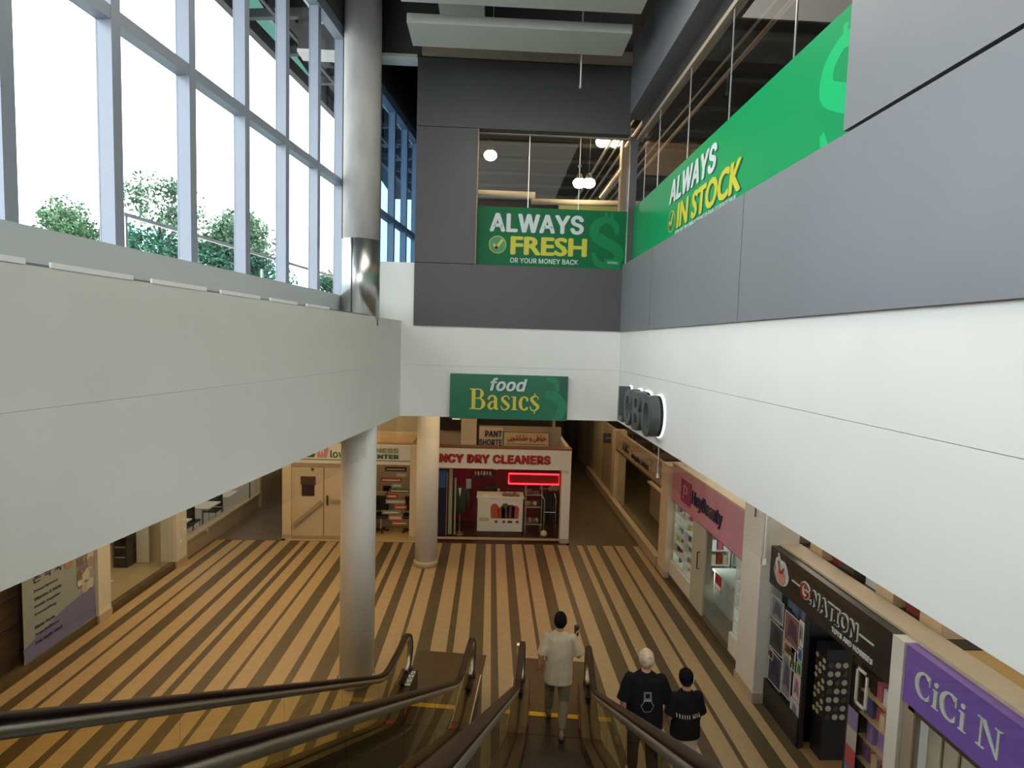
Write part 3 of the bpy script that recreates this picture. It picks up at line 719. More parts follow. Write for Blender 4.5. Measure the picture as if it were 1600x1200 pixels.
# interior of the health shop
t = thing('counter', (-2.9, 16.6, 0), 'cream counter with raised back inside the health shop', 'counter')
B().box(-3.4, 16.4, 0, -2.3, 16.9, .85).build('body', 'beige', t); B().box(-3.45, 16.35, .85, -2.25, 16.95, .9).build('top', 'cream', t)
t = thing('monitor', (-2.98, 16.6, .9), 'small black monitor on the health shop counter', 'monitor')
B().box(-3.1, 16.58, 1.0, -2.86, 16.6, 1.16).build('screen', 'black', t); B().cyl(-2.98, 16.62, .9, 1.02, .015, 8).build('stand', 'black', t); B().cyl(-2.98, 16.6, .9, .912, .07, 16).build('foot', 'black', t)
cols = [(.05, .04, .03), (.5, .45, .4), (.3, .08, .06), (.25, .38, .3), (.08, .14, .10), (.45, .06, .04), (.3, .34, .36), (.42, .08, .05), (.25, .28, .30), (.5, .3, .2), (.35, .12, .05)]
for i in range(11):
    xx = -2.62+.14*math.sin(i*2.1)+.1; zz = 1.86-.155*i
    w = .28+.1*math.cos(i*3)
    t = thing('hanging_sign', (xx, 15.75, zz), ['topmost', 'second', 'third', 'fourth', 'fifth', 'sixth', 'seventh', 'eighth', 'ninth', 'tenth', 'lowest'][i]+' printed board in the column of notices inside the health shop', 'notice', group='notices hanging in the health shop')
    B().box(xx-w, 15.74, zz-.06, xx+w*.6, 15.76, zz+.06).build('board', mat('notice_print', cols[i], .5), t)
    B().box(xx-w+.05, 15.735, zz-.018, xx+w*.6-.05, 15.742, zz+.012).build('print', 'paper', t)
for i, (xx, yy_) in enumerate(((-3.02, 15.9), (-2.2, 15.9))):
    t = thing('chair', (xx, yy_, 0), ['black office chair left inside the health shop', 'dark chair right inside the health shop behind the notices'][i], 'chair')
    bevel(B().box(xx-.2, yy_-.2, .44, xx+.2, yy_+.2, .52).build('seat', 'black', t), .03, 3)
    bevel(B().box(xx-.18, yy_+.16, .58, xx+.18, yy_+.22, 1.0).build('backrest', 'black', t), .03, 3)
    B().cyl(xx, yy_, .08, .44, .03, 10).build('post', 'silver', t)
    b = B()
    for a in range(5): b.bar((xx, yy_, .09), (xx+.24*math.cos(a*1.257), yy_+.24*math.sin(a*1.257), .04), .03)
    b.build('base', 'black', t)

# dry cleaner
sf = thing('shopfront', (.3, Y, 0), 'dry cleaner front with white fascia and dark red lettering', 'shopfront')
B().box(2.04, Y, .12, 2.28, Y+.3, 2.62).build('pier', 'white2', sf); B().box(2.03, Y-.012, 0, 2.29, Y+.3, .13).build('plinth', 'ledge', sf)
B().box(-1.66, Y, 0, -1.5, Y+.3, 2.62).build('pier', 'white2', sf)
B().box(-1.5, Y, 2.05, 2.04, Y+.16, 2.61).build('fascia', 'white2', sf)
B().box(-1.6, Y-.02, 2.61, 2.29, Y+.32, 2.645).build('cap', mat('brown_trim', (.18, .07, .03), .5), sf)
text('FANCY DRY CLEANERS', FB(-1.72, 2.20, .0), 3.43, .25, mat('dark_red_shadow_letter', (.12, .0, .01), .5), sf, 'letter_shadow', .01, .06)
text('FANCY DRY CLEANERS', FB(-1.70, 2.20, .012), 3.41, .245, 'let_red', sf, depth=.02, bold=.05)
text('212', FB(2.08, 1.98, .0), .13, .06, 'wood', sf, depth=.003, bold=0)
B().box(-1.5, Y+.02, .06, 2.04, Y+.1, .10).build('sill', 'ledge', sf)
for a, c in ((-.35, .9), (.9, 2.04)): B().box(a, Y+.05, .1, c, Y+.062, 2.05).build('glass_pane', 'glass', sf)
struct('wall_cleaner_side', B().box(2.20, Y+.3, 0, 2.30, 19.4, 2.6), 'beige')
bw = struct('wall_cleaner_back', B().box(-1.68, 17.0, 0, 2.2, 17.1, 1.95), 'redwall')
struct('wall_cleaner_board', B().box(-.3, 17.0, 1.95, 2.2, 17.08, 2.97), 'taupe')
struct('wall_cleaner_box', B().box(-1.68, 17.0, 1.95, -.85, 17.6, 2.7), 'taupe')
struct('wall_cleaner_post', B().box(-.85, 16.96, 1.95, -.38, 17.1, 3.6), 'cream')
struct('wall_beyond_health_shop', B().box(-7.3, 24, 0, 2.2, 24.2, 4.2), 'taupe')
struct('floor_cleaner', B().box(-1.68, 15.08, -.3, 2.2, 17.1, .002), mat('dark_red_brown_vinyl', (.07, .025, .012), .4))
t = thing('inner_sign', (0, 16.95, 2.3), 'navy lettered board PANTS SHORTENED above the dry cleaner', 'sign')
B().box(-.3, 16.96, 2.3, .42, 17.0, 2.93).build('board', 'cream', t)
text('PANT', FB(-.12, 2.64, .0, 16.95), .52, .19, 'let_blue', t, depth=.01, bold=.04)
text('SHORTE', FB(-.30, 2.37, .0, 16.95), .70, .20, 'let_blue', t, depth=.01, bold=.04)
t = thing('inner_sign', (1.1, 16.95, 2.3), 'cream board with dark red Persian script above the dry cleaner', 'sign')
B().box(.44, 16.94, 2.36, 1.84, 16.99, 2.82).build('board', mat('sign_cream', (.58, .48, .30), .5), t)
b = B(FB(0, 0, .0, 16.935))
for bx in ((.44, 2.36, 1.84, 2.375), (.44, 2.805, 1.84, 2.82), (.44, 2.36, .455, 2.82), (1.825, 2.36, 1.84, 2.82)): b.box(bx[0], bx[1], 0, bx[2], bx[3], .01)
b.build('frame', 'wood', t)
per = '\uFBFD\uFBFE\uFEEE\uFEB8\uFB91\uFEB8\uFEA7 \uFEED \uFBFD\uFEC3\uFE8E\uFBFF\uFEA7'
fa = 'NotoSansArabic-VariableFont_wdth,wght.woff2'
if font(fa): text(per, FB(.56, 2.50, .0, 16.93), 1.18, .24, 'let_red', t, depth=.01, bold=.02, fnt=fa)
B(FB(0, 0, .0, 16.93)).box(.52, 2.43, 0, 1.76, 2.445, .004).build('small_print', 'wood', t)
# interior things
t = thing('neon_sign', (1.28, 15.34, 1.6), 'glowing red neon rectangle behind the dry cleaner glass', 'neon sign')
B().tube([(.58, 15.33, 1.62), (.58, 15.33, 1.90), (1.97, 15.33, 1.90), (1.97, 15.33, 1.62), (.58, 15.33, 1.62)], .02, 8).build('tube', 'neon', t, True)
B().box(.55, 15.36, 1.59, 2.0, 15.37, 1.93).build('backboard', mat('dark_red_acrylic', (.12, .004, .004), .3), t)
t = thing('service_counter', (.38, 15.9, 0), 'white service counter with a picture of clothes on its front', 'counter')
B().box(-.22, 15.82, 0, .97, 16.25, .12).build('plinth', 'wood', t); B().box(-.27, 15.75, .12, 1.02, 16.3, 1.08).build('body', 'white2', t); B().box(-.30, 15.72, 1.08, 1.05, 16.33, 1.12).build('top', 'paper', t)
M0 = FB(0, 0, .002, 15.75)
B(M0).box(-.24, .34, 0, .99, 1.02, .003).build('print_sheet', 'white2', t)
for cx, mt, s in ((.22, (.42, .06, .02), 1.0), (.42, (.35, .05, .02), .8), (.52, (.10, .10, .05), 1.05), (.68, (.20, .03, .02), .95), (.80, (.38, .05, .03), .9)):
    b = B(M0); h = .42*s; b.prism([(cx-.10, .50), (cx+.10, .50), (cx+.12, .50+h*.8), (cx+.05, .50+h), (cx-.05, .50+h), (cx-.12, .50+h*.8)], .003, .006); b.build('garment_print', mat('garment_print', mt, .5), t)
B(M0).box(-.22, .42, .003, .06, .52, .006).build('print_patch', mat('pale_green_print', (.42, .45, .22), .5), t)
for cx in (.28, .50, .64, .70, .88): B(M0).box(cx-.05, .37, .003, cx+.03, .44, .006).build('shoe_print', 'wood', t)
tag(B().box(-.12, 15.735, 1.0, .05, 15.75, 1.2).build('note', 'paper'), 'white sheet standing on the left end of the service counter', 'note')
t = thing('folded_clothes', (.62, 15.9, 1.12), 'small heap of brown clothes on the service counter', 'clothes')
b = B()
for i in range(6): b.ball((.50+.07*i, 15.9+.03*math.sin(i*2), 1.15+.02*math.cos(i*3)), (.08, .09, .05), 10, 6)
b.build('cloth', mat('brown_cloth', (.22, .14, .08), .8, var=.4, vscale=12), t, True)
t = thing('drinks_fridge', (-1.25, 15.6, 0), 'dark blue glass-door fridge at the left inside the dry cleaner', 'fridge')
B().box(-1.48, 15.4, .05, -1.14, 15.8, 1.97).build('cabinet', mat('navy_cabinet', (.01, .012, .035), .3), t)
B().box(-1.46, 15.39, 1.45, -1.16, 15.4, 1.93).build('header_print', mat('blue_print', (.03, .08, .28), .4), t)
B().box(-1.13, 15.385, .1, -1.115, 15.41, 1.9).build('handle', 'silver', t)
t = thing('folding_screen', (-1.0, 15.5, 0), 'pale green narrow leaf beside the blue fridge', 'screen')
B().box(-1.08, 15.5, .1, -.98, 15.55, 1.95).build('leaf', mat('pale_green_leaf', (.28, .32, .2), .5), t)
B().box(-.92, 15.5, .1, -.87, 15.55, 1.7).build('leaf', mat('pale_green_leaf', (.2, .24, .16), .5), t)
t = thing('mannequin', (-.78, 15.85, 0), 'dark suit jacket displayed on a stand inside the dry cleaner', 'mannequin')
b = B(); b.tube([(-.78, 15.85, .62), (-.78, 15.85, .85), (-.78, 15.85, 1.15), (-.78, 15.85, 1.30), (-.78, 15.85, 1.38)], [(.17, .11), (.16, .11), (.22, .12), (.19, .09), (.06, .05)], 20, ref=(1, 0, 0))
for s in (-1, 1): b.tube([(-.78+s*.19, 15.85, 1.28), (-.78+s*.24, 15.84, 1.0), (-.78+s*.23, 15.82, .72)], [.06, .055, .045], 10)
b.build('jacket', mat('dark_green_suit', (.03, .035, .025), .8), t, True)
b = B(FB(0, 0, 0, 15.73)); b.prism([(-.82, 1.36), (-.74, 1.36), (-.78, 1.1)], 0, .01); b.build('shirt', 'paper', t)
B().cyl(-.78, 15.85, .03, .62, .015, 8).build('pole', 'silver', t); B().cyl(-.78, 15.85, 0, .03, .14, 20).build('base', 'silver', t)
tag(B().box(-.66, 16.97, 1.02, -.50, 16.99, 1.32).build('paper_notice', 'paper'), 'white notice on the red wall of the dry cleaner', 'notice')
tag(B().box(.18, 16.97, 1.62, .32, 16.99, 1.76).build('paper_notice', 'cream'), 'small cream card high on the red wall of the dry cleaner', 'notice')
t = thing('wall_shelf', (-.05, 16.8, 1.45), 'shelf with small white and grey things on the red wall', 'shelf')
B().box(-.45, 16.75, 1.44, .15, 16.99, 1.46).build('board', 'wood', t)
for i in range(6):
    g = B(); g.lathe([(.03, 1.46), (.035, 1.52), (.02, 1.58), (.012, 1.60)], -.38+.09*i, 16.85, 10)
    tag(g.build('bottle', 'paper' if i % 2 else 'silver', None, True), ['leftmost', 'second', 'third', 'fourth', 'fifth', 'rightmost'][i]+' pale bottle on the shelf against the red wall', 'bottle', 'bottles on the shelf of the dry cleaner')
t = thing('sewing_machine', (.1, 16.5, .9), 'dark sewing machine with a pale top behind the service counter', 'sewing machine')
b = B(); b.box(-.12, 16.4, .9, .3, 16.6, .96); b.box(.2, 16.42, .96, .29, 16.58, 1.22); b.box(-.1, 16.43, 1.14, .25, 16.57, 1.24); b.box(-.1, 16.45, 1.0, -.03, 16.55, 1.15)
bevel(b.build('body', 'black', t), .01); B().cyl(.32, 16.5, 1.1, 1.16, .05, 12).build('wheel', 'paper', t)
tag(B().box(-.3, 16.34, 0, .5, 16.8, .9).build('work_table', 'wood'), 'dark work table under the sewing machine', 'table')
t = thing('shelf_rack', (1.35, 15.9, 0), 'metal shelf rack crowded with clothes right of the counter', 'rack')
for xx in (1.1, 1.55):
    for yy_ in (15.7, 16.1): B().cyl(xx, yy_, 0, 1.5, .012, 8).build('post', 'silver', t)
for zz in (.35, .85, 1.2): B().box(1.08, 15.68, zz, 1.57, 16.12, zz+.02).build('shelf', 'silver', t)
for i in range(14):
    xx = 1.16+.07*(i % 6); zz = (.37, .87, 1.22)[i // 6]
    g = B(); g.ball((xx, 15.8+.05*(i % 3), zz+.07), (.06, .08, .07), 10, 6)
    tag(g.build('folded_garment', mat('garment', [(.05, .05, .05), (.30, .25, .2), (.16, .10, .08), (.10, .11, .05), (.4, .38, .33)][i % 5], .8), None, True), ['black', 'tan', 'brown', 'olive', 'cream'][i % 5]+' garment on the '+['lowest', 'middle', 'top'][i // 6]+' board of the shelf rack', 'garment', 'garments on the shelf rack')
t = thing('clothes_rail', (1.8, 15.9, 0), 'chrome clothes rail hung with black garments right of the shelf rack', 'clothes rail')
for xx in (1.62, 1.95):
    B().tube([(xx-.10, 15.6, 1.28), (xx, 15.6, 1.1), (xx, 15.6, .05)] if xx < 1.7 else [(xx-.05, 15.6, 1.3), (xx, 15.6, 1.1), (xx, 15.6, .05)], .014, 8).build('upright', 'silver', t, True)
B().tube([(1.62, 15.6, .75), (1.95, 15.6, .75)], .011, 8).build('crossbar', 'silver', t)
B().tube([(1.5, 15.9, 1.35), (2.1, 15.9, 1.35)], .012, 8).build('top_bar', 'silver', t)
for i in range(8):
    xx = 1.52+.075*i; b = B(); b.tube([(xx, 15.9, .35), (xx, 15.9, .8), (xx, 15.9, 1.2), (xx, 15.9, 1.33)], [(.035, .22), (.03, .2), (.03, .22), (.01, .03)], 12, ref=(1, 0, 0))
    tag(b.build('hanging_coat', mat('dark_coat', [(.01, .01, .012), (.02, .015, .02), (.03, .03, .025)][i % 3], .8), None, True), ['leftmost', 'second', 'third', 'fourth', 'fifth', 'sixth', 'seventh', 'rightmost'][i]+' dark coat on the chrome clothes rail, counted from the left', 'coat', 'coats on the clothes rail')
t = thing('bundle', (1.62, 15.65, 0), 'cream rolled bundle on the floor under the clothes rail', 'bundle'); B().ball((1.62, 15.52, .16), (.1, .1, .09), 14, 8).build('cloth', 'cream', t, True)
t = thing('bundle', (1.9, 15.75, 1.35), 'tan cloth heap on top of the clothes rail', 'bundle')
b = B(); [b.ball((1.80+.07*i, 15.7, 1.40+.03*(i % 2)), (.09, .08, .07), 12, 7) for i in range(4)]; b.build('cloth', mat('tan_cloth', (.33, .22, .13), .8), t, True)
# shelves and boxes on top of the health shop
t = thing('wood_tray', (-3.3, 15.9, 2.62), 'long pale wooden tray lying on top of the health shop front', 'tray')
b = B(); b.box(-4.3, 15.5, 2.62, -2.1, 16.9, 2.66); b.build('base', 'woodl', t); B().box(-4.3, 16.86, 2.66, -2.15, 16.9, 2.74).build('rim', 'cream', t)
tag(B().box(-1.12, 16.9, 3.15, -.88, 16.95, 3.35).build('lit_sign_box', mat('lit_box', (.8, .7, .5), .5, em=(1, .8, .5), es=.5)), 'small lit cream box hanging above the dry cleaner', 'light box')

# ================================================================== RIGHT-HAND SHOPS (x = 4.4)
X = 4.4
def GR(y, z, d=0, x=X): return frame((x-d, y, z), (0, -1, 0), (-1, 0, 0))
def pier_(root, y0, y1, x0=4.25, z1=4.2, mt='white2'):
    B().box(x0, y0, .14, X+.35, y1, z1).build('pier', mt, root)
    B().box(x0-.015, y0-.012, 0, X+.35, y1+.012, .15).build('plinth', 'ledge', root)
# clinic at the far end
sf = thing('shopfront', (X, 16.4, 0), 'beige shop front with a dark glass window along the right corridor', 'shopfront')
B().box(X-.16, 13.62, 0, X, 24, .27).build('kerb', 'ledge', sf)
B().box(X, 13.9, 1.98, X+.1, 19.1, 2.6).build('fascia', 'taupe', sf)
B().box(X-.01, 13.9, 1.93, X+.06, 19.1, 1.98).build('window_head', 'wood', sf)
for a, c in ((13.92, 15.6), (15.62, 17.3), (17.32, 19.0)): B().box(X+.02, a, .27, X+.032, c, 1.93).build('glass_pane', 'glass', sf)
text('ABC', GR(18.2, 2.12, 0), .9, .3, 'black', sf, depth=.01, bold=.04)
text('Immigration Services', GR(17.0, 2.06, 0), 1.9, .24, 'black', sf, depth=.01, bold=.02)
pier_(sf, 19.05, 19.5, X-.05, 2.6, 'beige')
sf2 = thing('shopfront', (X, 22, 0), 'plain beige corridor front beyond the dark glass window', 'shopfront')
for i in range(7): B().box(X, 19.5+1.9*i, 0, X+.1, 21.38+1.9*i, 2.6).build('wall_panel', 'beige' if i % 2 else 'taupe', sf2)
B().box(X-.1, 19.5, 0, X, 21.3, .2).build('kerb', 'ledge', sf2)
t = thing('hanging_sign', (4.3, 20, 2.0), 'small dark slate sign sticking out over the right corridor', 'sign')
B().box(4.12, 19.98, 2.0, 4.56, 20.03, 2.35).build('board', mat('slate_board', (.05, .06, .07), .4), t)
text('OPEN', frame((4.2, 19.975, 2.14), (1, 0, 0), (0, -1, 0)), .28, .08, 'silver', t, depth=.004)
B().box(4.3, 19.99, 2.35, 4.32, 20.01, 2.6).build('bracket', 'silver', t)
struct('wall_corridor_end', B().box(2.2, 33, 0, 8.6, 33.2, 4.2), 'taupe')
struct('wall_corridor_left', B().box(2.2, 19.4, 0, 2.3, 33, 4.2), 'taupe')
struct('floor_clinic', B().box(X, 13.3, -.3, 8.5, 33, .002), mat('olive_carpet', (.10, .085, .05), .9))
struct('wall_clinic_back', B().box(8.5, 3, 0, 8.6, 34, 4.2), 'beige')
struct('wall_clinic_side', B().box(X+.35, 13.35, 0, 8.5, 13.45, 4.2), 'beige')
t = thing('reception_desk', (5.6, 16.5, 0), 'long beige reception desk behind the dark glass', 'desk')
B().box(5.4, 14.8, 0, 5.9, 18.2, 1.0).build('body', 'beige', t); B().box(5.3, 14.7, 1.0, 6.0, 18.3, 1.06).build('top', 'cream', t); B().box(5.38, 16.3, 0, 5.4, 16.32, 1.0).build('joint', 'wood', t)

# beauty shop
sf = thing('shopfront', (X, 11, 0), 'beauty shop front with a pink fascia and lit display cases', 'shopfront')
pier_(sf, 12.98, 13.55, 4.28, 2.7, 'cream')
B().box(X-.04, 8.9, 1.93, X+.1, 12.98, 2.78).build('fascia', 'pink', sf)
B().box(X-.02, 8.9, 1.90, X+.08, 12.98, 1.93).build('fascia_edge', 'magenta', sf)
B().box(X-.05, 8.9, 2.78, X+.35, 12.98, 2.82).build('cap', 'beige', sf)
B(GR(0, 0, .045)).box(-12.28, 2.10, 0, -11.70, 2.60, .02).build('logo', 'magenta', sf)
text('P', GR(12.12, 2.2, .066), .26, .30, 'pink', sf, depth=.003)
text('HoyBeauty', GR(11.62, 2.13, .045), 1.58, .37, mat('navy_script_lettering', (.03, .02, .07), .5), sf, depth=.02, bold=.02, shear=.1)
B().box(X-.02, 8.9, 0, X+.08, 12.98, .10).build('plinth', 'floor', sf)
B().box(X, 11.6, .1, X+.08, 12.98, .45).build('wall_panel', 'white2', sf)
B().box(X, 8.95, .1, X+.08, 9.62, .45).build('wall_panel', 'white2', sf)
dr = B().box(X-.01, 10.88, .05, X+.03, 11.58, 1.90).build('door', mat('frosted_white_door', (.45, .47, .42), .35), sf)
B().tube([(X-.02, 11.1, 1.0), (X-.07, 11.1, 1.0), (X-.07, 11.1, 1.35), (X-.02, 11.1, 1.35)], .012, 8).build('handle', 'black', dr)
for a, c in ((9.66, 10.86), (8.96, 9.64), (11.62, 12.3), (12.32, 12.97)): B().box(X+.01, a, .1, X+.022, c, 1.90).build('glass_pane', 'glass', sf)
b = B(GR(0, 0, -.005)); b.box(-10.35, .95, 0, -10.05, 1.25, .002); b.build('door_sticker', 'let_red', sf)
b = B(GR(0, 0, -.003)); b.box(-10.33, .97, 0, -10.07, 1.05, .003); b.build('door_sticker', 'paper', sf)
prodm = [mat('product', c, .4) for c in ((.02, .02, .02), (.5, .1, .15), (.7, .7, .7), (.3, .2, .45), (.1, .3, .35), (.6, .45, .3), (.05, .08, .2), (.45, .5, .1), (.25, .03, .03))]
protos = {}
def proto(kind, i):
    k = (kind, i)
    if k not in protos:
        b = B()
        if kind == 'box': b.box(-.5, -.5, 0, .5, .5, 1)
        else: b.lathe([(.42, 0), (.5, .05), (.5, .6), (.2, .72), (.22, .78), (.22, 1)], 0, 0, 10)
        me = bpy.data.meshes.new(kind); me.from_pydata([tuple(v) for v in b.v], [], b.f); me.materials.append(prodm[i % len(prodm)]); protos[k] = me
    return protos[k]
CN = ['black', 'red', 'white', 'violet', 'teal', 'tan', 'navy', 'lime', 'dark red']
def goods(name, kind, i, loc, dims, label, cat, grp, rz=0):
    label = CN[i % 9]+' '+label
    o = bpy.data.objects.new(name, proto(kind, i)); COL.objects.link(o); o.location = loc; o.scale = dims; o.rotation_euler = (0, 0, rz)
    return tag(o, label, cat, grp)
def case(y0, y1, lab, rows, grp, lb, ncol=1):
    t = thing('display_case', (X+.25, (y0+y1)/2, .45), lab, 'display case')
    B().box(X+.42, y0, .45, X+.44, y1, 1.90).build('lit_back', 'lampw', t)
    for y in [y0+(y1-y0)*i/ncol for i in range(ncol+1)]: B().box(X+.06, y-.012, .45, X+.44, y+.012, 1.90).build('side', 'white2', t)
    for r in range(rows+1):
        z = .45+1.42*r/rows
        B().box(X+.06, y0, z, X+.43, y1, z+.018).build('shelf', 'white2', t)
    ordn = ['lowest', 'second lowest', 'third lowest', 'fourth lowest', 'fifth lowest', 'top']
    for r in range(rows):
        z = .47+1.42*r/rows; y = y0+.06; h = 1.42/rows
        while y < y1-.07:
            w = random.uniform(.05, .11); i = random.randrange(9)
            goods('cosmetic_bottle' if i % 2 else 'cosmetic_box', 'bottle' if i % 2 else 'box', i, (X+.17+random.uniform(0, .12), y+w/2, z), (w, w, h*random.uniform(.45, .85)), lb+', on its '+ordn[r]+' shelf', 'cosmetic', grp)
            y += w+random.uniform(.01, .035)
case(11.62, 12.95, 'lit display case left of the beauty shop door', 6, 'cosmetics in the case left of the door', 'cosmetic pack left of the beauty shop door', 2)
case(8.97, 9.60, 'lit display case at the near end of the beauty shop', 6, 'cosmetics in the near case', 'cosmetic pack in the case beside the white pier')
struct('floor_beauty_shop', B().box(X+.02, 8.6, -.3, 8.5, 13.35, .003), mat('taupe_vinyl', (.26, .22, .16), .45, var=.05))
t = thing('counter', (5.3, 11.35, 0), 'white counter inside the beauty shop', 'counter')
B().box(5.0, 10.9, 0, 5.6, 11.8, .68).build('body', 'white2', t); B().box(4.97, 10.87, .68, 5.63, 11.83, .72).build('top', 'paper', t)
for k in range(2):
    x0 = 5.0+.95*k
    t = thing('wall_shelf', (x0+.45, 13.2, .3), ['pink backed shelf unit inside the beauty shop, nearer the glass', 'white backed shelf unit inside the beauty shop, farther from the glass'][k], 'shelf')
    B().box(x0, 13.30, .1, x0+.9, 13.34, 1.7).build('back', 'pink' if k == 0 else 'paper', t)
    for xx in (x0, x0+.88): B().box(xx, 13.05, 0, xx+.02, 13.34, 1.7).build('side', 'white2', t)
    for r in range(4):
        B().box(x0, 13.05, .28+.36*r, x0+.9, 13.30, .30+.36*r).build('shelf', 'white2', t)
        for j in range(6): goods('package', 'box', random.choice([1, 2, 8, 5, 2, 3]), (x0+.1+.14*j, 13.16, .30+.36*r), (.10, .12, .24), 'package on the '+['nearer', 'farther'][k]+' shelf unit of the beauty shop, board '+['one', 'two', 'three', 'four'][r]+' up', 'package', 'packages on the beauty shop shelves')
t = thing('display_stand', (6.4, 11.6, 0), 'cream display stand deep inside the beauty shop', 'display stand')
B().box(6.1, 11.0, 0, 6.6, 12.2, .9).build('body', 'beige', t); B().box(6.08, 10.98, .9, 6.62, 12.22, .94).build('top', 'paper', t)
for j in range(8): goods('cosmetic_box', 'box', random.randrange(9), (6.3, 11.1+.14*j, .94), (.1, .09, .12+.04*(j % 3)), 'package on the cream stand of the beauty shop', 'package', 'packages on the cream stand')

# white pier between beauty and toy shop
p = thing('pier', (4.4, 8.6, 0), 'tall white square pier between the beauty shop and the toy shop', 'pier')
B().box(4.22, 8.27, .16, 4.8, 8.9, 4.2).build('shaft', 'white2', p); B().box(4.205, 8.255, 0, 4.8, 8.915, .17).build('plinth', 'ledge', p)
t = pipe('conduit', [(4.2, 8.5, 4.1), (4.2, 8.5, 2.9)], .012, 'silver', 'thin metal conduit down the top of the white pier', 'conduit')

# toy shop
sf = thing('shopfront', (X, 7, 0), 'toy shop front with a black fascia and white outlined lettering', 'shopfront')
B().box(X-.03, 5.63, 1.95, X+.1, 8.27, 2.53).build('fascia', 'blackf', sf)
B().box(X+.1, 5.4, 2.40, X+.42, 8.27, 2.56).build('header_beam', 'beige', sf)
white_o = 'let_w'
def outlined(s, y, z, w, h, face, out='let_w'):
    text(s, GR(y+.015, z-.015, .03), w+.03, h+.03, out, sf, 'letter_outline', .012, .075)
    text(s, GR(y, z, .044), w, h, face, sf, 'lettering', .008, .012)
outlined('G', 7.40, 2.15, .20, .21, 'let_red')
outlined('.NATION', 7.18, 2.14, .98, .20, 'blackf')
text('TOYS AND HOBBIES', GR(6.68, 2.01, .03), .76, .065, 'let_w', sf, depth=.008, bold=.03)
b = B(GR(0, 0, .03)); b.box(-7.64, 2.245, 0, -7.43, 2.265, .01); b.box(-6.17, 2.235, 0, -5.92, 2.255, .01); b.build('rule_line', 'let_w', sf)
def egg(cx, cz, rx, rz): return [(cx+rx*math.cos(R(a)), cz+rz*math.sin(R(a))*(1 if a > 180 else .8)) for a in range(0, 360, 15)]
e = B(GR(0, 0, .03)); e.prism(egg(-7.94, 2.22, .21, .17), 0, .01); e.build('emblem', 'let_w', sf)
e = B(GR(0, 0, .034)); stroke(e, [(-8.08, 2.30, .07), (-8.06, 2.40, .06), (-7.96, 2.39, .06), (-7.86, 2.39, .06), (-7.78, 2.30, .06)], .008); stroke(e, [(-8.0, 2.40, .05), (-8.04, 2.50, .04)], .006, 2); e.build('emblem', 'let_w', sf)
e = B(GR(0, 0, .046)); e.prism(egg(-7.92, 2.19, .12, .12), 0, .004); e.build('emblem', mat('salmon_print', (.50, .24, .19), .5), sf)
e = B(GR(0, 0, .052)); stroke(e, [(-8.0, 2.40, .03), (-7.97, 2.30, .03), (-7.92, 2.24, .035), (-7.84, 2.34, .025)], .003); stroke(e, [(-8.08, 2.30, .015), (-8.10, 2.18, .015), (-8.02, 2.08, .015)], .003); e.build('emblem', 'let_red', sf)
B().box(X-.02, 7.3, 0, X+.08, 8.27, .42).build('wall_panel', 'blackf', sf)
B().box(X-.02, 5.63, 0, X+.08, 6.32, .10).build('plinth', 'blackf', sf)
B().box(X, 7.28, 0, X+.06, 7.32, 1.95).build('frame', 'blackf', sf); B().box(X, 6.30, 0, X+.06, 6.34, 1.95).build('frame', 'blackf', sf)
for a, c in ((7.32, 8.26), (5.64, 6.30)): B().box(X+.01, a, .1, X+.022, c, 1.95).build('glass_pane', 'glass', sf)
struct('floor_toy_shop', B().box(X+.02, 5.3, -.3, 8.5, 8.6, .003), mat('warm_wood_vinyl', (.30, .17, .08), .4, var=.1))
struct('wall_toy_side', B().box(X+.42, 8.5, 0, 8.5, 8.6, 2.5), 'wood')
# posters and stickers on the glass
pc = [(.35, .45, .48), (.6, .6, .6), (.04, .18, .42), (.05, .3, .10), (.55, .08, .12), (.55, .58, .65), (.25, .3, .5), (.42, .36, .3)]
PS = [(8.22, 1.45, .36, .34, 6, 'grey-blue framed poster at the top left of the toy shop window', (.14, .19, .21)),
      (7.82, 1.30, .42, .44, 6, 'crowded purple-brown poster in the toy shop window', (.16, .09, .10)),
      (7.44, 1.42, .12, .36, 1, 'pale green and white sticker high beside the toy shop door', (.45, .55, .5)),
      (7.44, 1.20, .12, .20, 2, 'blue sticker beside the toy shop door', (.04, .22, .5)),
      (7.44, 1.00, .12, .18, 2, 'green sticker beside the toy shop door', (.05, .32, .12)),
      (7.50, .62, .18, .36, 3, 'red and white poster beside the toy shop door', (.55, .40, .42)),
      (7.54, .28, .22, .32, 3, 'pale blue poster lowest beside the toy shop door', (.40, .44, .52)),
      (8.24, .80, .16, .16, 3, 'tiny orange-brown picture in the toy shop window above the dark blue poster', (.16, .08, .04)),
      (7.62, .98, .14, .30, 3, 'narrow grey-green picture in the middle of the toy shop window', (.10, .12, .09)),
      (8.22, .98, .40, .42, 3, 'dark poster under the grey-blue framed one in the toy shop window', (.04, .045, .05)),
      (8.20, .46, .38, .48, 3, 'dark blue poster lowest in the left corner of the toy shop window', (.03, .04, .09)),
      (7.80, 1.12, .30, .16, 3, 'small orange and black poster in the middle of the toy shop window', (.14, .07, .03)),
      (7.80, .50, .24, .60, 3, 'muted picture poster low in the toy shop window', (.16, .18, .22))]
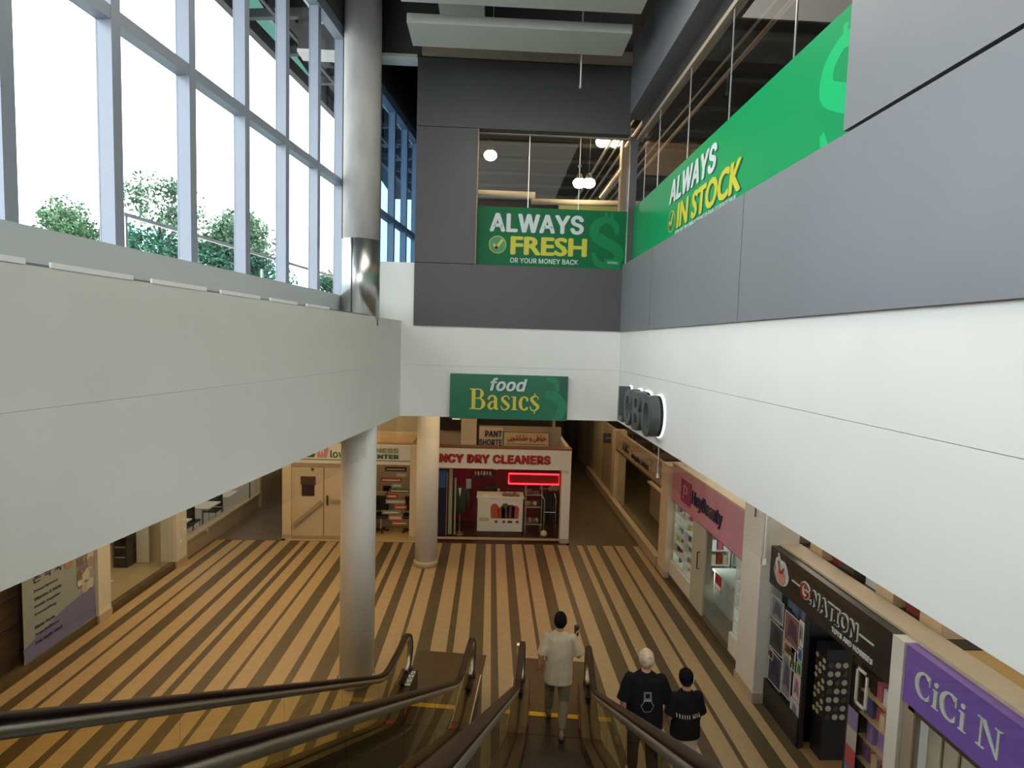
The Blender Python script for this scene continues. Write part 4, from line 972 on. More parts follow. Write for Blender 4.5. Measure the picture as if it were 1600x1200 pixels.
for y, z, w, h, k, lab, c in PS:
    t = thing('poster', (X-.005, y-w/2, z), lab, 'poster'); mm = mat('poster_print', c, .4)
    B(GR(y, z, .004, X+.01)).box(0, 0, 0, w, h, .003).build('sheet', mm, t)
    b = B(GR(y, z, .008, X+.01)); b.prism([(w*.15, h*.2), (w*.5, h*.3), (w*.85, h*.15), (w*.7, h*.75), (w*.35, h*.85)], 0, .002); b.build('print', mat('poster_print', (c[0]*.4, c[1]*.35, c[2]*.5), .4), t)
    b = B(GR(y, z, .008, X+.01))
    for bx in ((0, 0, w, .01), (0, h-.01, w, h), (0, 0, .01, h), (w-.01, 0, w, h)): b.box(bx[0], bx[1], 0, bx[2], bx[3], .002)
    b.build('border', 'paper', t)
# shelves of boxed toys behind both panes
def toy_shelf(y0, y1, x0, zz, lab, lb, grp, mt='blackf', back=True):
    t = thing('shelf', (x0+.2, (y0+y1)/2, 0), lab, 'shelf')
    for y in (y0, y1): B().box(x0, y-.01, .0, x0+.4, y+.01, zz[-1]+.3).build('side', mt, t)
    if back: B().box(x0+.38, y0, .0, x0+.4, y1, zz[-1]+.3).build('back', mt, t)
    for z in zz: B().box(x0, y0, z-.02, x0+.38, y1, z).build('board', 'woodl' if y1 < 6.5 else mt, t)
    for z, zn in zip(zz, zz[1:]+[zz[-1]+.3]):
        y = y0+.03; sn = ['lowest', 'second lowest', 'third lowest', 'fourth lowest', 'fifth lowest', 'sixth lowest'][zz.index(z)]
        while y < y1-.1:
            w = random.uniform(.07, .16)
            goods('toy_box', 'box', random.randrange(9), (x0+.14, y+w/2, z), (random.uniform(.1, .24), w, (zn-z)*random.uniform(.5, .85)), lb+', on its '+sn+' shelf', 'toy', grp, random.uniform(-.15, .15)); y += w+.012
toy_shelf(7.42, 8.2, 4.55, [.45, .75, 1.05, 1.35, 1.62], 'black shelf of toys behind the left window of the toy shop', 'toy behind the left window of the toy shop', 'toys in the left window')
toy_shelf(5.68, 6.26, 4.50, [.15, .42, .70, .98, 1.26, 1.54], 'slanting shelf of toys behind the right window of the toy shop', 'toy behind the right window of the toy shop', 'toys in the right window')
toy_shelf(6.4, 8.3, 7.4, [.3, .7, 1.1, 1.5], 'shelf along the back of the toy shop', 'toy on the back shelf of the toy shop', 'toys at the back of the toy shop')
t = thing('card_stand', (4.9, 7.0, 0), 'tall black stand covered with pale round badges in the toy shop doorway', 'display stand')
B().box(4.58, 7.06, 0, 5.0, 7.30, 1.55).build('body', 'blackf', t)
for r in range(9):
    for c in range(3):
        b = B(); b.tube([(4.575, 7.10+.08*c, .62+.095*r), (4.57, 7.10+.08*c, .62+.095*r)], .034, 10); b.build('badge', 'ledge' if (r+c) % 3 else 'deck', t)
for r in range(7):
    for c in range(4):
        b = B(); b.tube([(4.64+.1*c, 7.055, .62+.12*r), (4.64+.1*c, 7.05, .62+.12*r)], .04, 10); b.build('badge', 'ledge' if (r*2+c) % 3 else 'deck', t)
t = thing('carton', (5.25, 7.0, 0), 'open brown carton lit from above inside the toy shop', 'box')
B().box(5.2, 6.75, 0, 5.7, 7.1, .62).build('body', 'woodl', t); B().box(5.18, 6.73, .62, 5.72, 7.12, .66).build('lid', mat('pale_carton_lid', (.75, .5, .24), .6), t)
t = thing('plush_figure', (5.9, 7.5, 0), 'brown rounded plush figure deep inside the toy shop', 'plush toy')
b = B(); b.ball((6.0, 7.6, .75), (.2, .2, .25)); b.ball((6.0, 7.6, 1.1), (.16, .16, .15)); b.build('body', mat('brown_plush', (.25, .10, .05), .9), t, True); B().box(5.8, 7.4, 0, 6.2, 7.8, .5).build('plinth', 'wood', t)
t = thing('frame_rack', (4.6, 6.2, 1.4), 'white framed display window above the right-hand toys', 'display frame')
b = B(GR(6.28, 1.35, 0, X+.06))
for bx in ((0, 0, .2, .03), (0, .42, .2, .45), (0, 0, .03, .45), (.17, 0, .2, .45)): b.box(bx[0], bx[1], 0, bx[2], bx[3], .02)
b.build('frame', 'paper', t)
t = thing('poster', (X+.02, 6.2, .5), 'tall colourful poster hung at the right edge of the toy shop doorway', 'poster')
for i, c in enumerate(((.12, .18, .38), (.4, .08, .08), (.4, .38, .36), (.18, .16, .3))):
    B(GR(6.30, .35+.24*i, .004, X+.0)).box(0, 0, 0, .18, .235, .003).build('sheet', mat('poster_print', c, .4), t)
for i in range(7):
    goods('carton', 'box', [5, 8, 5, 2, 0, 8, 5][i], (5.0+.12*(i % 2), 5.75+.36*i, 2.5), (.3, .3, .22+.06*(i % 3)), 'carton stored on top of the toy shop front', 'box', 'cartons on top of the toy shop')
tag(B().box(4.83, 5.4, 2.40, 8.4, 8.3, 2.5).build('stall_roof', 'blackf'), 'dark stall roof behind the beam of the toy shop', 'roof')

# pier and nail shop
p = thing('pier', (4.4, 5.55, 0), 'narrow white pier between the toy shop and the purple sign', 'pier')
B().box(4.36, 5.47, .1, 4.7, 5.64, 2.53).build('shaft', 'white2', p); B().box(4.35, 5.46, 0, 4.7, 5.65, .12).build('plinth', 'ledge', p)
sf = thing('shopfront', (X, 4.2, 0), 'nail shop front with a purple fascia and serif lettering', 'shopfront')
B().box(X-.02, 2.6, 1.92, X+.1, 5.46, 2.52).build('fascia', 'purple', sf)
B().box(X+.1, 2.6, 2.45, X+.42, 5.4, 2.56).build('header_beam', 'beige', sf)
B().box(X, 2.6, 1.86, X+.06, 5.40, 1.92).build('window_head', 'wood', sf)
B().box(X, 5.32, 0, X+.08, 5.46, 1.92).build('jamb', 'taupe', sf)
for a, c in ((4.0, 5.32), (2.66, 3.98)): B().box(X+.02, a, .1, X+.032, c, 1.86).build('glass_pane', 'glass', sf)
serif_letters('CiCi N', GR(5.30, 2.095, .02), .265, 'let_w', sf, .01)
b = B()
for i in range(26):
    y = 2.7+.1*i; b.box(X+.12+.03*(i % 2), y, .05, X+.14+.03*(i % 2), y+.1, 1.86)
t = thing('curtain', (X+.15, 4, 0), 'pale beige curtain behind the nail shop window', 'curtain'); b.build('cloth', mat('beige_curtain', (.50, .46, .34), .8, var=.1), t)
struct('floor_nail_shop', B().box(X+.02, -6, -.3, 8.5, 5.3, .003), 'tan')
tag(B().box(4.83, 2.0, 2.40, 8.4, 5.38, 2.5).build('stall_roof', mat('ochre_board', (.48, .32, .13), .6)), 'ochre stall roof behind the purple sign', 'roof')
tag(B().box(4.83, 8.95, 2.80, 8.4, 12.9, 2.9).build('stall_roof', 'beige'), 'beige stall roof behind the pink sign', 'roof')

# ================================================================== LEFT-HAND SHOPS (x = -7.3)
XL = -7.3
def GL(y, z, d=0, x=XL): return frame((x+d, y, z), (0, 1, 0), (1, 0, 0))
sf = thing('shopfront', (XL, 11, 0), 'pharmacy front of glass between white piers on the left', 'shopfront')
for a, c in ((10.53, 10.87), (13.15, 13.6)):
    B().box(XL-.3, a, .14, XL+.06, c, 2.62).build('pier', 'white2', sf); B().box(XL-.3, a-.01, 0, XL+.075, c+.01, .15).build('plinth', 'ledge', sf)
B().box(XL-.15, 7, 2.05, XL, 13.6, 2.62).build('fascia', 'white2', sf)
B().box(XL-.10, 7.02, 0, XL+.03, 13.15, .14).build('plinth', 'floor', sf)
for a, c in ((10.87, 12.3), (12.31, 13.15), (8.9, 10.53), (7.2, 8.88)): B().box(XL-.04, a, .1, XL-.028, c, 2.05).build('glass_pane', 'glass', sf)
struct('floor_pharmacy', B().box(-13, 6, -.3, XL, 13.65, .003), mat('cream_vinyl', (.42, .33, .20), .4, var=.05))
struct('wall_pharmacy_back', B().box(-10.2, 6, 0, -10.1, 13.6, 4.2), 'beige')
struct('wall_pharmacy_side', B().box(-12.9, 13.55, 0, XL-.3, 13.62, 4.2), 'cream')
t = thing('door_poster', (XL, 9.7, .14), 'tall pale blue pharmacy poster with Korean lettering filling the left window', 'poster')
PP = mat('pale_blue_print', (.30, .36, .36), .45, col2=(.26, .32, .38), vscale=1.2)
B(GL(8.9, .14, 0)).box(0, 0, 0, 1.62, 1.9, .006).build('sheet', PP, t)
b = B(GL(8.9, .14, .007)); stroke(b, [(0, .12, .26), (.5, .20, .42), (1.0, .28, .54), (1.61, .33, .60)], .001); b.build('hill_print', mat('blue_violet_print', (.15, .17, .36), .45), t)
fk = 'Noto Sans CJK Regular.woff2'
if font(fk): text('온 약 국', GL(9.1, 1.38, .01), .62, .17, 'let_blue', t, depth=.002, bold=.01, fnt=fk)
for i, (s, w) in enumerate((('Prescriptions', .5), ('Vitamins & Herbs', .58), ('Health Supplies', .55), ('Consulting', .45), ('Blister Packs', .42), ('Free Delivery', .5), ('Free Health Check', .58))):
    text(s, GL(9.12, 1.22-.13*i-(.08 if i > 3 else 0), .01), w, .055, 'let_blue', t, depth=.002, bold=.02)
b = B(GL(8.9, .14, .008)); 
for i in range(16): b.ball((.03+.05*i, 1.60+.05*math.sin(i*1.7)+.012*i, 0), (.05, .035+.01*(i % 3), .002), 8, 4)
b.build('flower_print', mat('dull_red_print', (.30, .10, .10), .5), t)
random.seed(3)
for i in range(22):
    c = random.choice([(.45, .40, .33), (.5, .5, .48), (.22, .13, .08), (.16, .20, .32), (.35, .25, .2)])
    px, pz = .95+random.uniform(0, .6), .62+random.uniform(0, .85)
    b = B(GL(8.9, .14, .009+.0006*i)); b.prism([(px-.08, pz-.07), (px+.07, pz-.09), (px+.10, pz+.06), (px, pz+.11), (px-.09, pz+.05)], 0, .0005); b.build('picture_print', mat('picture_print', c, .5), t)
b = B(GL(8.9, .14, .025)); b.prism([(1.16, 1.36), (1.40, 1.42), (1.36, 1.62), (1.20, 1.58)], 0, .001); b.build('bag_print', mat('blue_bag_print', (.07, .16, .30), .4), t)
t = thing('panelled_wall', (XL-.2, 8.0, 0), 'dark brown wood wall seen at the far left behind the poster', 'wall')
B().box(XL-.3, 7.02, 0, XL-.2, 9.9, 2.05).build('board', 'wood', t)
for i in range(4): B().box(XL-.2, 7.02, .3+.45*i, XL-.195, 9.9, .31+.45*i).build('groove', 'black', t)
t = thing('cabinet', (-8.48, 13.3, 0), 'dark glass-front cabinet against the pharmacy side wall', 'cabinet')
B().box(-8.63, 13.1, 0, -8.34, 13.5, 1.5).build('body', 'black', t); B().box(-8.60, 13.09, .2, -8.37, 13.1, 1.4).build('glass_door', 'glassb', t)
for i in range(5):
    B().box(-8.60, 13.07, .25+.24*i, -8.37, 13.09, .27+.24*i).build('shelf_edge', 'silver', t)
t = thing('counter', (-9.0, 12.9, 0), 'cream pharmacy counter with goods standing on it', 'counter')
B().box(-9.5, 12.6, 0, -8.68, 13.2, .55).build('body', 'beige', t); B().box(-9.52, 12.57, .55, -8.66, 13.23, .6).build('top', 'taupe', t)
B().box(-9.4, 13.2, 0, -8.7, 13.5, 1.4).build('back_panel', mat('teal_grey_panel', (.10, .14, .15), .5), t)
for i in range(8): goods('medicine_box', 'box', [2, 1, 4, 2, 8, 6, 2, 5][i], (-9.4+.1*i, 12.75+.12*(i % 2), .6), (.07, .1, .12+.03*(i % 3)), 'medicine pack on the pharmacy counter', 'package', 'packs on the pharmacy counter', .1)
t = thing('lamp_strip', (-8.8, 13.15, .98), 'white tube lamp over the goods on the pharmacy counter', 'lamp')
B().box(-9.1, 13.14, .95, -8.66, 13.17, .98).build('tube', mat('tube_glow', (1, 1, 1), .4, em=(1, 1, 1), es=2), t); B().box(-9.12, 13.14, .98, -8.64, 13.2, 1.01).build('housing', 'white2', t)
tag(B().box(-7.76, 13.52, .58, -7.55, 13.545, 1.15).build('poster', mat('faded_poster', (.22, .20, .15), .5, col2=(.12, .12, .1), vscale=6)), 'faded brown poster on the pharmacy side wall', 'poster')
t = thing('partition', (-8.15, 13.42, 0), 'white partition panel beside the dark pharmacy cabinet', 'partition'); B().box(-8.3, 13.38, .02, -8.02, 13.42, 2.0).build('panel', 'paper', t); B().box(-8.32, 13.37, 0, -8.0, 13.43, .03).build('foot', 'silver', t)
tag(B().box(-8.7, 12.05, .003, -8.2, 12.4, .012).build('floor_mat', 'paper'), 'pale mat on the pharmacy floor behind the glass', 'mat')
# cafe
sf = thing('shopfront', (XL, 16, 0), 'cafe front with a low wall and glass on the left corridor', 'shopfront')
B().box(XL-.14, 13.6, 0, XL, 18.05, .42).build('low_wall', 'taupe', sf); B().box(XL-.18, 13.6, .42, XL+.04, 18.05, .48).build('ledge', 'ledge', sf)
for a, c in ((13.62, 15.7), (15.72, 17.4), (17.42, 18.0)): B().box(XL-.06, a, .48, XL-.048, c, 2.05).build('glass_pane', 'glass', sf)
B().box(XL-.12, 18.0, 0, XL+.02, 18.15, 2.6).build('post', 'cream', sf)
B().box(XL-.12, 13.6, 2.05, XL, 18.15, 2.6).build('fascia', 'white2', sf)
B().box(XL-.05, 17.38, .48, XL-.03, 17.42, 2.05).build('frame', 'wood', sf)
struct('wall_corridor_far_left', B().box(XL-.1, 18.15, 0, XL, 24, 4.2), 'taupe')
struct('floor_cafe', B().box(-13, 13.65, -.3, XL-.14, 18.2, .003), mat('pale_grey_vinyl', (.45, .43, .40), .4))
struct('wall_cafe_back', B().box(-13, 18.2, 0, XL-.1, 18.3, 4.2), 'white')
struct('wall_cafe_side', B().box(-13.1, 13.65, 0, -13, 18.3, 4.2), 'white')
def cafe_table(x, y, lab):
    t = thing('cafe_table', (x, y, 0), lab, 'table')
    bevel(B().box(x-.35, y-.35, .70, x+.35, y+.35, .74).build('top', 'paper', t), .01); B().cyl(x, y, .03, .7, .03, 10).build('post', 'silver', t); B().cyl(x, y, 0, .03, .24, 20).build('foot', 'silver', t)
def cafe_chair(x, y, lab, s=1):
    t = thing('cafe_chair', (x, y, 0), lab, 'chair')
    bevel(B().box(x-.21, y-.21, .43, x+.21, y+.21, .48).build('seat', 'black', t), .02)
    bevel(B().box(x-.21, y+s*.18, .5, x+.21, y+s*.22, .95).build('backrest', 'black', t), .02)
    for a in (-1, 1):
        for c in (-1, 1): B().cyl(x+a*.18, y+c*.18, 0, .43, .012, 8).build('leg', 'silver', t)
cafe_table(-7.95, 14.2, 'white cafe table nearest the white pier'); cafe_table(-7.95, 15.75, 'white cafe table in the middle of the cafe window'); cafe_table(-7.95, 16.9, 'white cafe table farthest along the cafe window')
cafe_chair(-7.95, 14.75, 'black cafe chair between the two nearer tables, turned away', 1); cafe_chair(-7.98, 15.12, 'black cafe chair facing the middle table', -1); cafe_chair(-7.9, 16.2, 'black cafe chair by the farthest table', 1)
t = thing('menu_stand', (-7.54, 14, 0), 'small framed menu on a stand by the cafe window', 'menu'); B().box(-7.55, 13.9, 1.0, -7.53, 14.1, 1.4).build('frame', 'wood', t); B().cyl(-7.56, 14, 0, 1.0, .012, 8).build('pole', 'silver', t)
B().cyl(-7.56, 14, 0, .02, .1, 12).build('foot', 'silver', t)
# outer walls of the lower level
struct('wall_lower_near', B().box(-13, -6.2, 0, 8.5, -6, 4.2), 'taupe')
struct('wall_left_lower', B().box(-13.2, -6, 0, -13, 13.65, 4.2), 'taupe')
struct('wall_left_near', B().box(XL-.1, -6, 0, XL, 7.0, 4.2), 'taupe')

# ================================================================== OUTSIDE
# terrace railing
MLo = ML
rl = thing('glass_railing', onleft(11, -6.2, 5.8), 'pale glass railing on the terrace outside the windows', 'railing', R(-7.1))
for u in [7.6+1.55*i for i in range(9)]: B(MLo).box(-6.23, u-.02, 5.8, -6.19, u+.02, 7.15).build('post', 'silver', rl)
B(MLo).box(-6.24, 7.55, 7.12, -6.18, 20.1, 7.17).build('top_rail', 'silver', rl)
for i in range(8): B(MLo).box(-6.22, 7.66+1.55*i, 5.95, -6.205, 9.09+1.55*i, 7.06).build('glass_panel', 'glasst', rl)
for k in range(1):
    b = B(MLo); b.bar((-6.9, 12.5, 7.0), (-9.5, 17.5, 6.2), .05); b.build('ramp_rail', 'silver', rl)
    for i in range(6): B(MLo).bar((-6.9-.52*i, 12.5+1.0*i, 7.0-.16*i), (-6.9-.52*i, 12.5+1.0*i, 5.8), .04).build('post', 'silver', rl)
# canopy of dark steel and green glass above the terrace
cn = thing('glass_canopy', onleft(8, -4.5, 10.4), 'green glass canopy with dark steel beams outside the upper windows', 'canopy', R(-7.1))
B(MLo).box(-5.62, -8, 10.72, -5.48, 20, 10.94).build('edge_beam', 'greyd', cn)
for i in range(24): B(MLo).box(-5.5, -7.4+1.2*i, 10.80, -3.55, -7.3+1.2*i, 10.94).build('rafter', 'greyd', cn)
for v in (-4.9, -4.2): B(MLo).box(v-.03, -8, 10.76, v+.03, 20, 10.80).build('purlin', 'greyd' if v < -4.5 else 'white2', cn)
for i in range(23): B(MLo).box(-5.5, -7.28+1.2*i, 10.95, -3.55, -6.12+1.2*i, 10.97).build('glass_panel', 'glassc', cn)
# trees
leafm = [mat('leaf_green', (.055, .13, .055), .6, var=.4, vscale=1.5), mat('leaf_dark', (.05, .12, .06), .6, var=.4, vscale=1.5)]
def tree(x, y, z0, h, w, lab, seed):
    rnd = random.Random(seed)
    t = thing('tree', (x, y, z0), lab, 'tree')
    B().tube([(x, y, z0), (x+.1, y, z0+h*.4), (x-.05, y+.1, z0+h*.75)], [.16, .11, .05], 8).build('trunk', 'wood', t, True)
    cl = []
    for i in range(26):
        a = rnd.uniform(0, 6.28); rr = rnd.uniform(.1, 1)**.6*w; zz = z0+h*rnd.uniform(.22, .97)
        rr *= max(.25, 1-abs((zz-z0)/h-.5)*1.2); cl.append((x+rr*math.cos(a), y+rr*math.sin(a), zz))
    b = B()
    for c in cl[::2]: b.bar((x, y, z0+(c[2]-z0)*.6), c, .05)
    b.build('branches', 'wood', t)['kind'] = 'stuff'
    V = []; Fc = []
    for c in cl:
        n = 300; s = rnd.uniform(.45, .95)
        for _ in range(n):
            d = Vector((rnd.gauss(0, 1), rnd.gauss(0, 1), rnd.gauss(0, .8))).normalized()*s*rnd.random()**.4
            p = Vector(c)+d; a = Vector((rnd.uniform(-1, 1), rnd.uniform(-1, 1), rnd.uniform(-1, 1))).normalized(); q = a.orthogonal().normalized()
            l = rnd.uniform(.05, .11); k = len(V)
            V += [p-a*l, p+q*l*.5, p+a*l, p-q*l*.5]; Fc.append((k, k+1, k+2, k+3))
    b = B(); b.add(V, Fc); b.build('foliage', leafm[seed % 2], t)['kind'] = 'stuff'
tree(-13.0, 22.7, 5.8, 5.5, 1.7, 'leafy tree showing tallest just right of the second window post', 1)
tree(-17.4, 23.9, 5.8, 4.6, 1.2, 'leafy tree left of the tallest one, low in the wide pane', 2)
tree(-9.3, 20.9, 5.8, 3.6, 1.1, 'leafy tree behind the start of the glass railing', 3)
tree(-11.2, 26.5, 5.8, 5.0, 1.5, 'broad tree standing behind and right of the tallest one', 7)
tree(-7.6, 27.5, 5.8, 2.5, 1.2, 'thin tree behind the middle of the glass railing', 4)
tree(-5.0, 24.5, 5.8, 1.9, 1.1, 'low bush seen in the narrow panes beside the column', 5)
tree(-22.5, 25.5, 5.8, 4.6, 1.1, 'tree just showing at the far left window post', 6)

# ================================================================== PEOPLE
def bake(o):
    bpy.context.view_layer.update()
    me = bpy.data.meshes.new_from_object(o.evaluated_get(bpy.context.evaluated_depsgraph_get()))
    o.modifiers.clear(); me.name = o.name; o.data = me
    return o
def remesh(o, vox, it=3):
    m_ = o.modifiers.new('r', 'REMESH'); m_.mode = 'VOXEL'; m_.voxel_size = vox; m_.use_smooth_shade = True
    s_ = o.modifiers.new('s', 'SMOOTH'); s_.iterations = it; s_.factor = .5
    return bake(o)
def lerp(a, b, t): return tuple(a[i]+(b[i]-a[i])*t for i in range(3))
def limb(b, J, Rs, n=12):
    b.tube(smoothpts([(*j, r) for j, r in zip(J, Rs)], 4) and [p[:3] for p in smoothpts([(*j, r) for j, r in zip(J, Rs)], 4)], [p[3] for p in smoothpts([(*j, r) for j, r in zip(J, Rs)], 4)], n)
    b.ball(J[0], Rs[0]*.98); b.ball(J[-1], Rs[-1]*.98)
def hand(b, w, d, side, curl=.5):
    """palm and five curled fingers at wrist w, pointing along d"""
    d = Vector(d).normalized(); s = Vector((0, 1, 0))
    s = (s-d*s.dot(d)).normalized(); nrm = d.cross(s)*side       # s = across the palm, towards the thumb
    w = Vector(w)
    b.tube([w, w+d*.04, w+d*.085], [(.024, .018), (.038, .016), (.040, .014)], 12, ref=tuple(s))
    for i, (o_, L) in enumerate(((.030, .070), (.010, .078), (-.010, .072), (-.028, .056))):
        p0 = w+d*.078+s*o_; p1 = p0+d*L*.45-nrm*L*.18*curl; p2 = p1+d*L*.25-nrm*L*.35*curl; p3 = p2+d*L*.12-nrm*L*.3*curl
        b.tube([p0, p1, p2, p3], [.0095, .009, .0085, .0075], 8); b.ball(p3, .0075, 8, 6)
    p0 = w+d*.03+s*.028; p1 = p0+d*.025+s*.022-nrm*.008; p2 = p1+d*.028+s*.006-nrm*.012
    b.tube([p0, p1, p2], [.012, .0105, .009], 8); b.ball(p2, .009, 8, 6)
def person(loc, rz, lab, H, J, skin, tee, bottoms, hairm, shoe, shirt_len=.80, loose=1.0, shorts=False, headturn=0, wmul=1.0, cap=False, capm=None, hair_kind='short'):
    t = thing('person', loc, lab, 'person', rz); k = H/1.75
    def q(p): return (p[0]*k, p[1]*k, p[2]*k)
    J = {a: q(v) for a, v in J.items()}
    M = ROOTM[t.name]
    b = B()
    # torso, neck
    pel, che, nec, hd = J['pelvis'], J['chest'], J['neck'], J['head']
    b.tube([(pel[0], pel[1], pel[2]-.08*k), pel, lerp(pel, che, .45), che, (nec[0], nec[1], nec[2]-.07*k), nec], [(.13*k, .10*k), (.155*k*wmul, .11*k), (.135*k*wmul, .10*k), (.165*k*wmul, .115*k), (.13*k*wmul, .08*k), (.055*k, .055*k)], 18, ref=(1, 0, 0))
    b.tube([nec, lerp(nec, hd, .6)], .056*k, 12)
    # head
    hx, hy, hz = hd
    R_ = Matrix.Translation(hd) @ Matrix.Rotation(headturn, 4, 'Z')
    hb = B(R_); hb.ball((0, -.005*k, .02*k), (.074*k, .092*k, .105*k), 20, 14); hb.ball((0, .03*k, -.05*k), (.052*k, .055*k, .062*k), 16, 10)
    hb.tube([(0, .085*k, .02*k), (0, .108*k, -.012*k), (0, .09*k, -.025*k)], [.008*k, .014*k, .012*k], 8)
    for s in (-1, 1):
        hb.ball((s*.076*k, -.005*k, -.005*k), (.012*k, .022*k, .032*k), 10, 8)
    hb.ball((0, .082*k, -.055*k), (.024*k, .008*k, .008*k), 10, 6)
    b.v += hb.v and [] ; kk = len(b.v); b.v += hb.v; b.f += [[i+kk for i in f] for f in hb.f]
    for s, nm in ((-1, 'l'), (1, 'r')):
        sh, el, wr_ = J['sh'+nm], J['el'+nm], J['wr'+nm]
        limb(b, [sh, lerp(sh, el, .5), el, lerp(el, wr_, .4), wr_], [.052*k*wmul, .046*k*wmul, .038*k*wmul, .036*k, .025*k])
        dd = Vector(J.get('hd'+nm, tuple(Vector(wr_)-Vector(el)))); hand(b, wr_, dd, s, 1.0 if 'hd'+nm in J else .5)
        hp, kn, an = J['hp'+nm], J['kn'+nm], J['an'+nm]
        limb(b, [hp, lerp(hp, kn, .5), kn, lerp(kn, an, .35), an], [.085*k, .073*k, .052*k, .052*k, .034*k])
        fd = Vector(J['ft'+nm]).normalized(); an = Vector(an); b.tube([an-fd*.035*k+Vector((0, 0, -.03*k)), an+fd*.08*k+Vector((0, 0, -.05*k)), an+fd*.16*k+Vector((0, 0, -.06*k))], [(.034*k, .035*k), (.042*k, .028*k), (.034*k, .018*k)], 12)
    o = b.build('body', skin, t, True, local=True); remesh(o, .008, 2)
    # tee
    b = B(); hem = (pel[0], pel[1]-.01, shirt_len*k); L = loose
    tor = [hem, lerp(hem, che, .35), lerp(hem, che, .7), che, (lerp(che, nec, .45)[0], lerp(che, nec, .45)[1], lerp(che, nec, .45)[2]), (nec[0], nec[1], nec[2]-.045*k), (nec[0], nec[1], nec[2]+.005)]
    rr = [(.185*L, .135*L), (.18*L, .135*L), (.18*L, .135*L), (.19, .135), (.175, .115), (.13, .082), (.066, .062)]
    b.tube(tor, [(a*k*wmul, c*k) for a, c in rr], 28, ref=(1, 0, 0))
    for s, nm in ((-1, 'l'), (1, 'r')):
        sh, el = J['sh'+nm], J['el'+nm]; e = lerp(sh, el, .92)
        s2 = (sh[0]*.97, sh[1], sh[2]-.004*k); b.ball(s2, .066*k*wmul); b.tube([lerp(sh, che, .45), s2, lerp(sh, el, .5), e], [.07*k, .066*k*wmul, .066*k*L*wmul, .073*k*L*wmul], 16)
    o = b.build('t_shirt', tee, t, True, local=True); remesh(o, .012, 4)
    for v in o.data.vertices:
        n_ = noise.noise(v.co*7)*.012+noise.noise(Vector((v.co.x*14, v.co.y*14, v.co.z*5)))*.008
        v.co += Vector((v.co.x-pel[0], v.co.y-pel[1], 0)).normalized()*n_
    o.data.update()
    # bottoms
    b = B(); b.tube([(pel[0], pel[1], pel[2]-.10*k), pel, (pel[0], pel[1], pel[2]+.12*k)], [(.15*k, .12*k), (.17*k, .125*k), (.155*k, .115*k)], 20, ref=(1, 0, 0))
    for nm in 'lr':
        hp, kn, an = J['hp'+nm], J['kn'+nm], J['an'+nm]
        if shorts: P = [hp, lerp(hp, kn, .5), lerp(hp, kn, .8)]; Q = [.105*k, .11*k, .115*k]
        else: P = [hp, lerp(hp, kn, .5), kn, lerp(kn, an, .5), lerp(kn, an, .88)]; Q = [.10*k, .093*k, .078*k, .072*k, .058*k]
        b.ball(hp, .10*k); b.tube(P, Q, 16)
    o = b.build('shorts' if shorts else 'trousers', bottoms, t, True, local=True); remesh(o, .012, 3)
    for v in o.data.vertices:
        v.co += Vector((1, 1, 0))*noise.noise(Vector((v.co.x*12, v.co.y*12, v.co.z*9)))*.007
    for nm in 'lr':
        fd = Vector(J['ft'+nm]).normalized(); an = Vector(J['an'+nm]); z = Vector((0, 0, 1))
        b = B(); b.tube([an-fd*.055*k-z*.045*k, an+fd*.03*k-z*.045*k, an+fd*.11*k-z*.06*k, an+fd*.19*k-z*.068*k], [(.036*k, .04*k), (.044*k, .042*k), (.048*k, .03*k), (.036*k, .02*k)], 16)
        b.ball(an-fd*.05*k-z*.045*k, .036*k); b.ball(an+fd*.185*k-z*.066*k, (.034*k, .034*k, .02*k))
        remesh(b.build('shoe', shoe, t, True, local=True), .008, 2)
    # hair
    hb = B(R_); r3 = (.085*k, .103*k, .112*k)
    n, m2 = 40, 26; V = []; Fh = []
    for i in range(m2+1):
        th = math.pi*i/m2
        for j in range(n):
            ph = 2*math.pi*j/n; dx, dy, dz = math.sin(th)*math.cos(ph), math.sin(th)*math.sin(ph), math.cos(th)
            nn = 1+.06*noise.noise(Vector((dx*6, dy*6, dz*6)))+.07*noise.noise(Vector((dx*16, dy*16, dz*9)))
            V.append((dx*r3[0]*nn, (dy*r3[1]-.010*k)*nn, dz*r3[2]*nn+.028*k))
    for i in range(m2):
        for j in range(n):
            a, c, d_, e_ = i*n+j, i*n+(j+1) % n, (i+1)*n+(j+1) % n, (i+1)*n+j
            cy = sum(V[x_][1] for x_ in (a, c, d_, e_))/4; cz = sum(V[x_][2] for x_ in (a, c, d_, e_))/4
            lim = .028*k+.09*k*max(0, (cy/(.1*k)))-.085*k
            if cy > .045*k: lim = .06*k
            if cz > lim: Fh.append((a, e_, d_, c))
    hb.add(V, Fh); ho = hb.build('hair', hairm, t, True, local=True)
    sd = ho.modifiers.new('s', 'SOLIDIFY'); sd.thickness = .008*k; sd.offset = 1
    # eyes, mouth
    fb_ = B(R_)
    for s in (-1, 1): fb_.ball((s*.03*k, .083*k, .012*k), (.011*k, .006*k, .007*k), 10, 6)
    fb_.build('eyes', 'paper', t, True, local=True)
    fb_ = B(R_)
    for s in (-1, 1): fb_.ball((s*.03*k, .088*k, .012*k), (.005*k, .003*k, .005*k), 8, 6)
    fb_.build('pupils', 'black', t, True, local=True)
    fb_ = B(R_); fb_.ball((0, .091*k, -.055*k), (.02*k, .004*k, .005*k), 10, 6); fb_.build('lips', mat('lip', (.45, .16, .14), .5), t, True, local=True)
    return t
def find(t, n): return [o for o in COL.objects if o.parent == t and o.name.split('.')[0] == n][0]
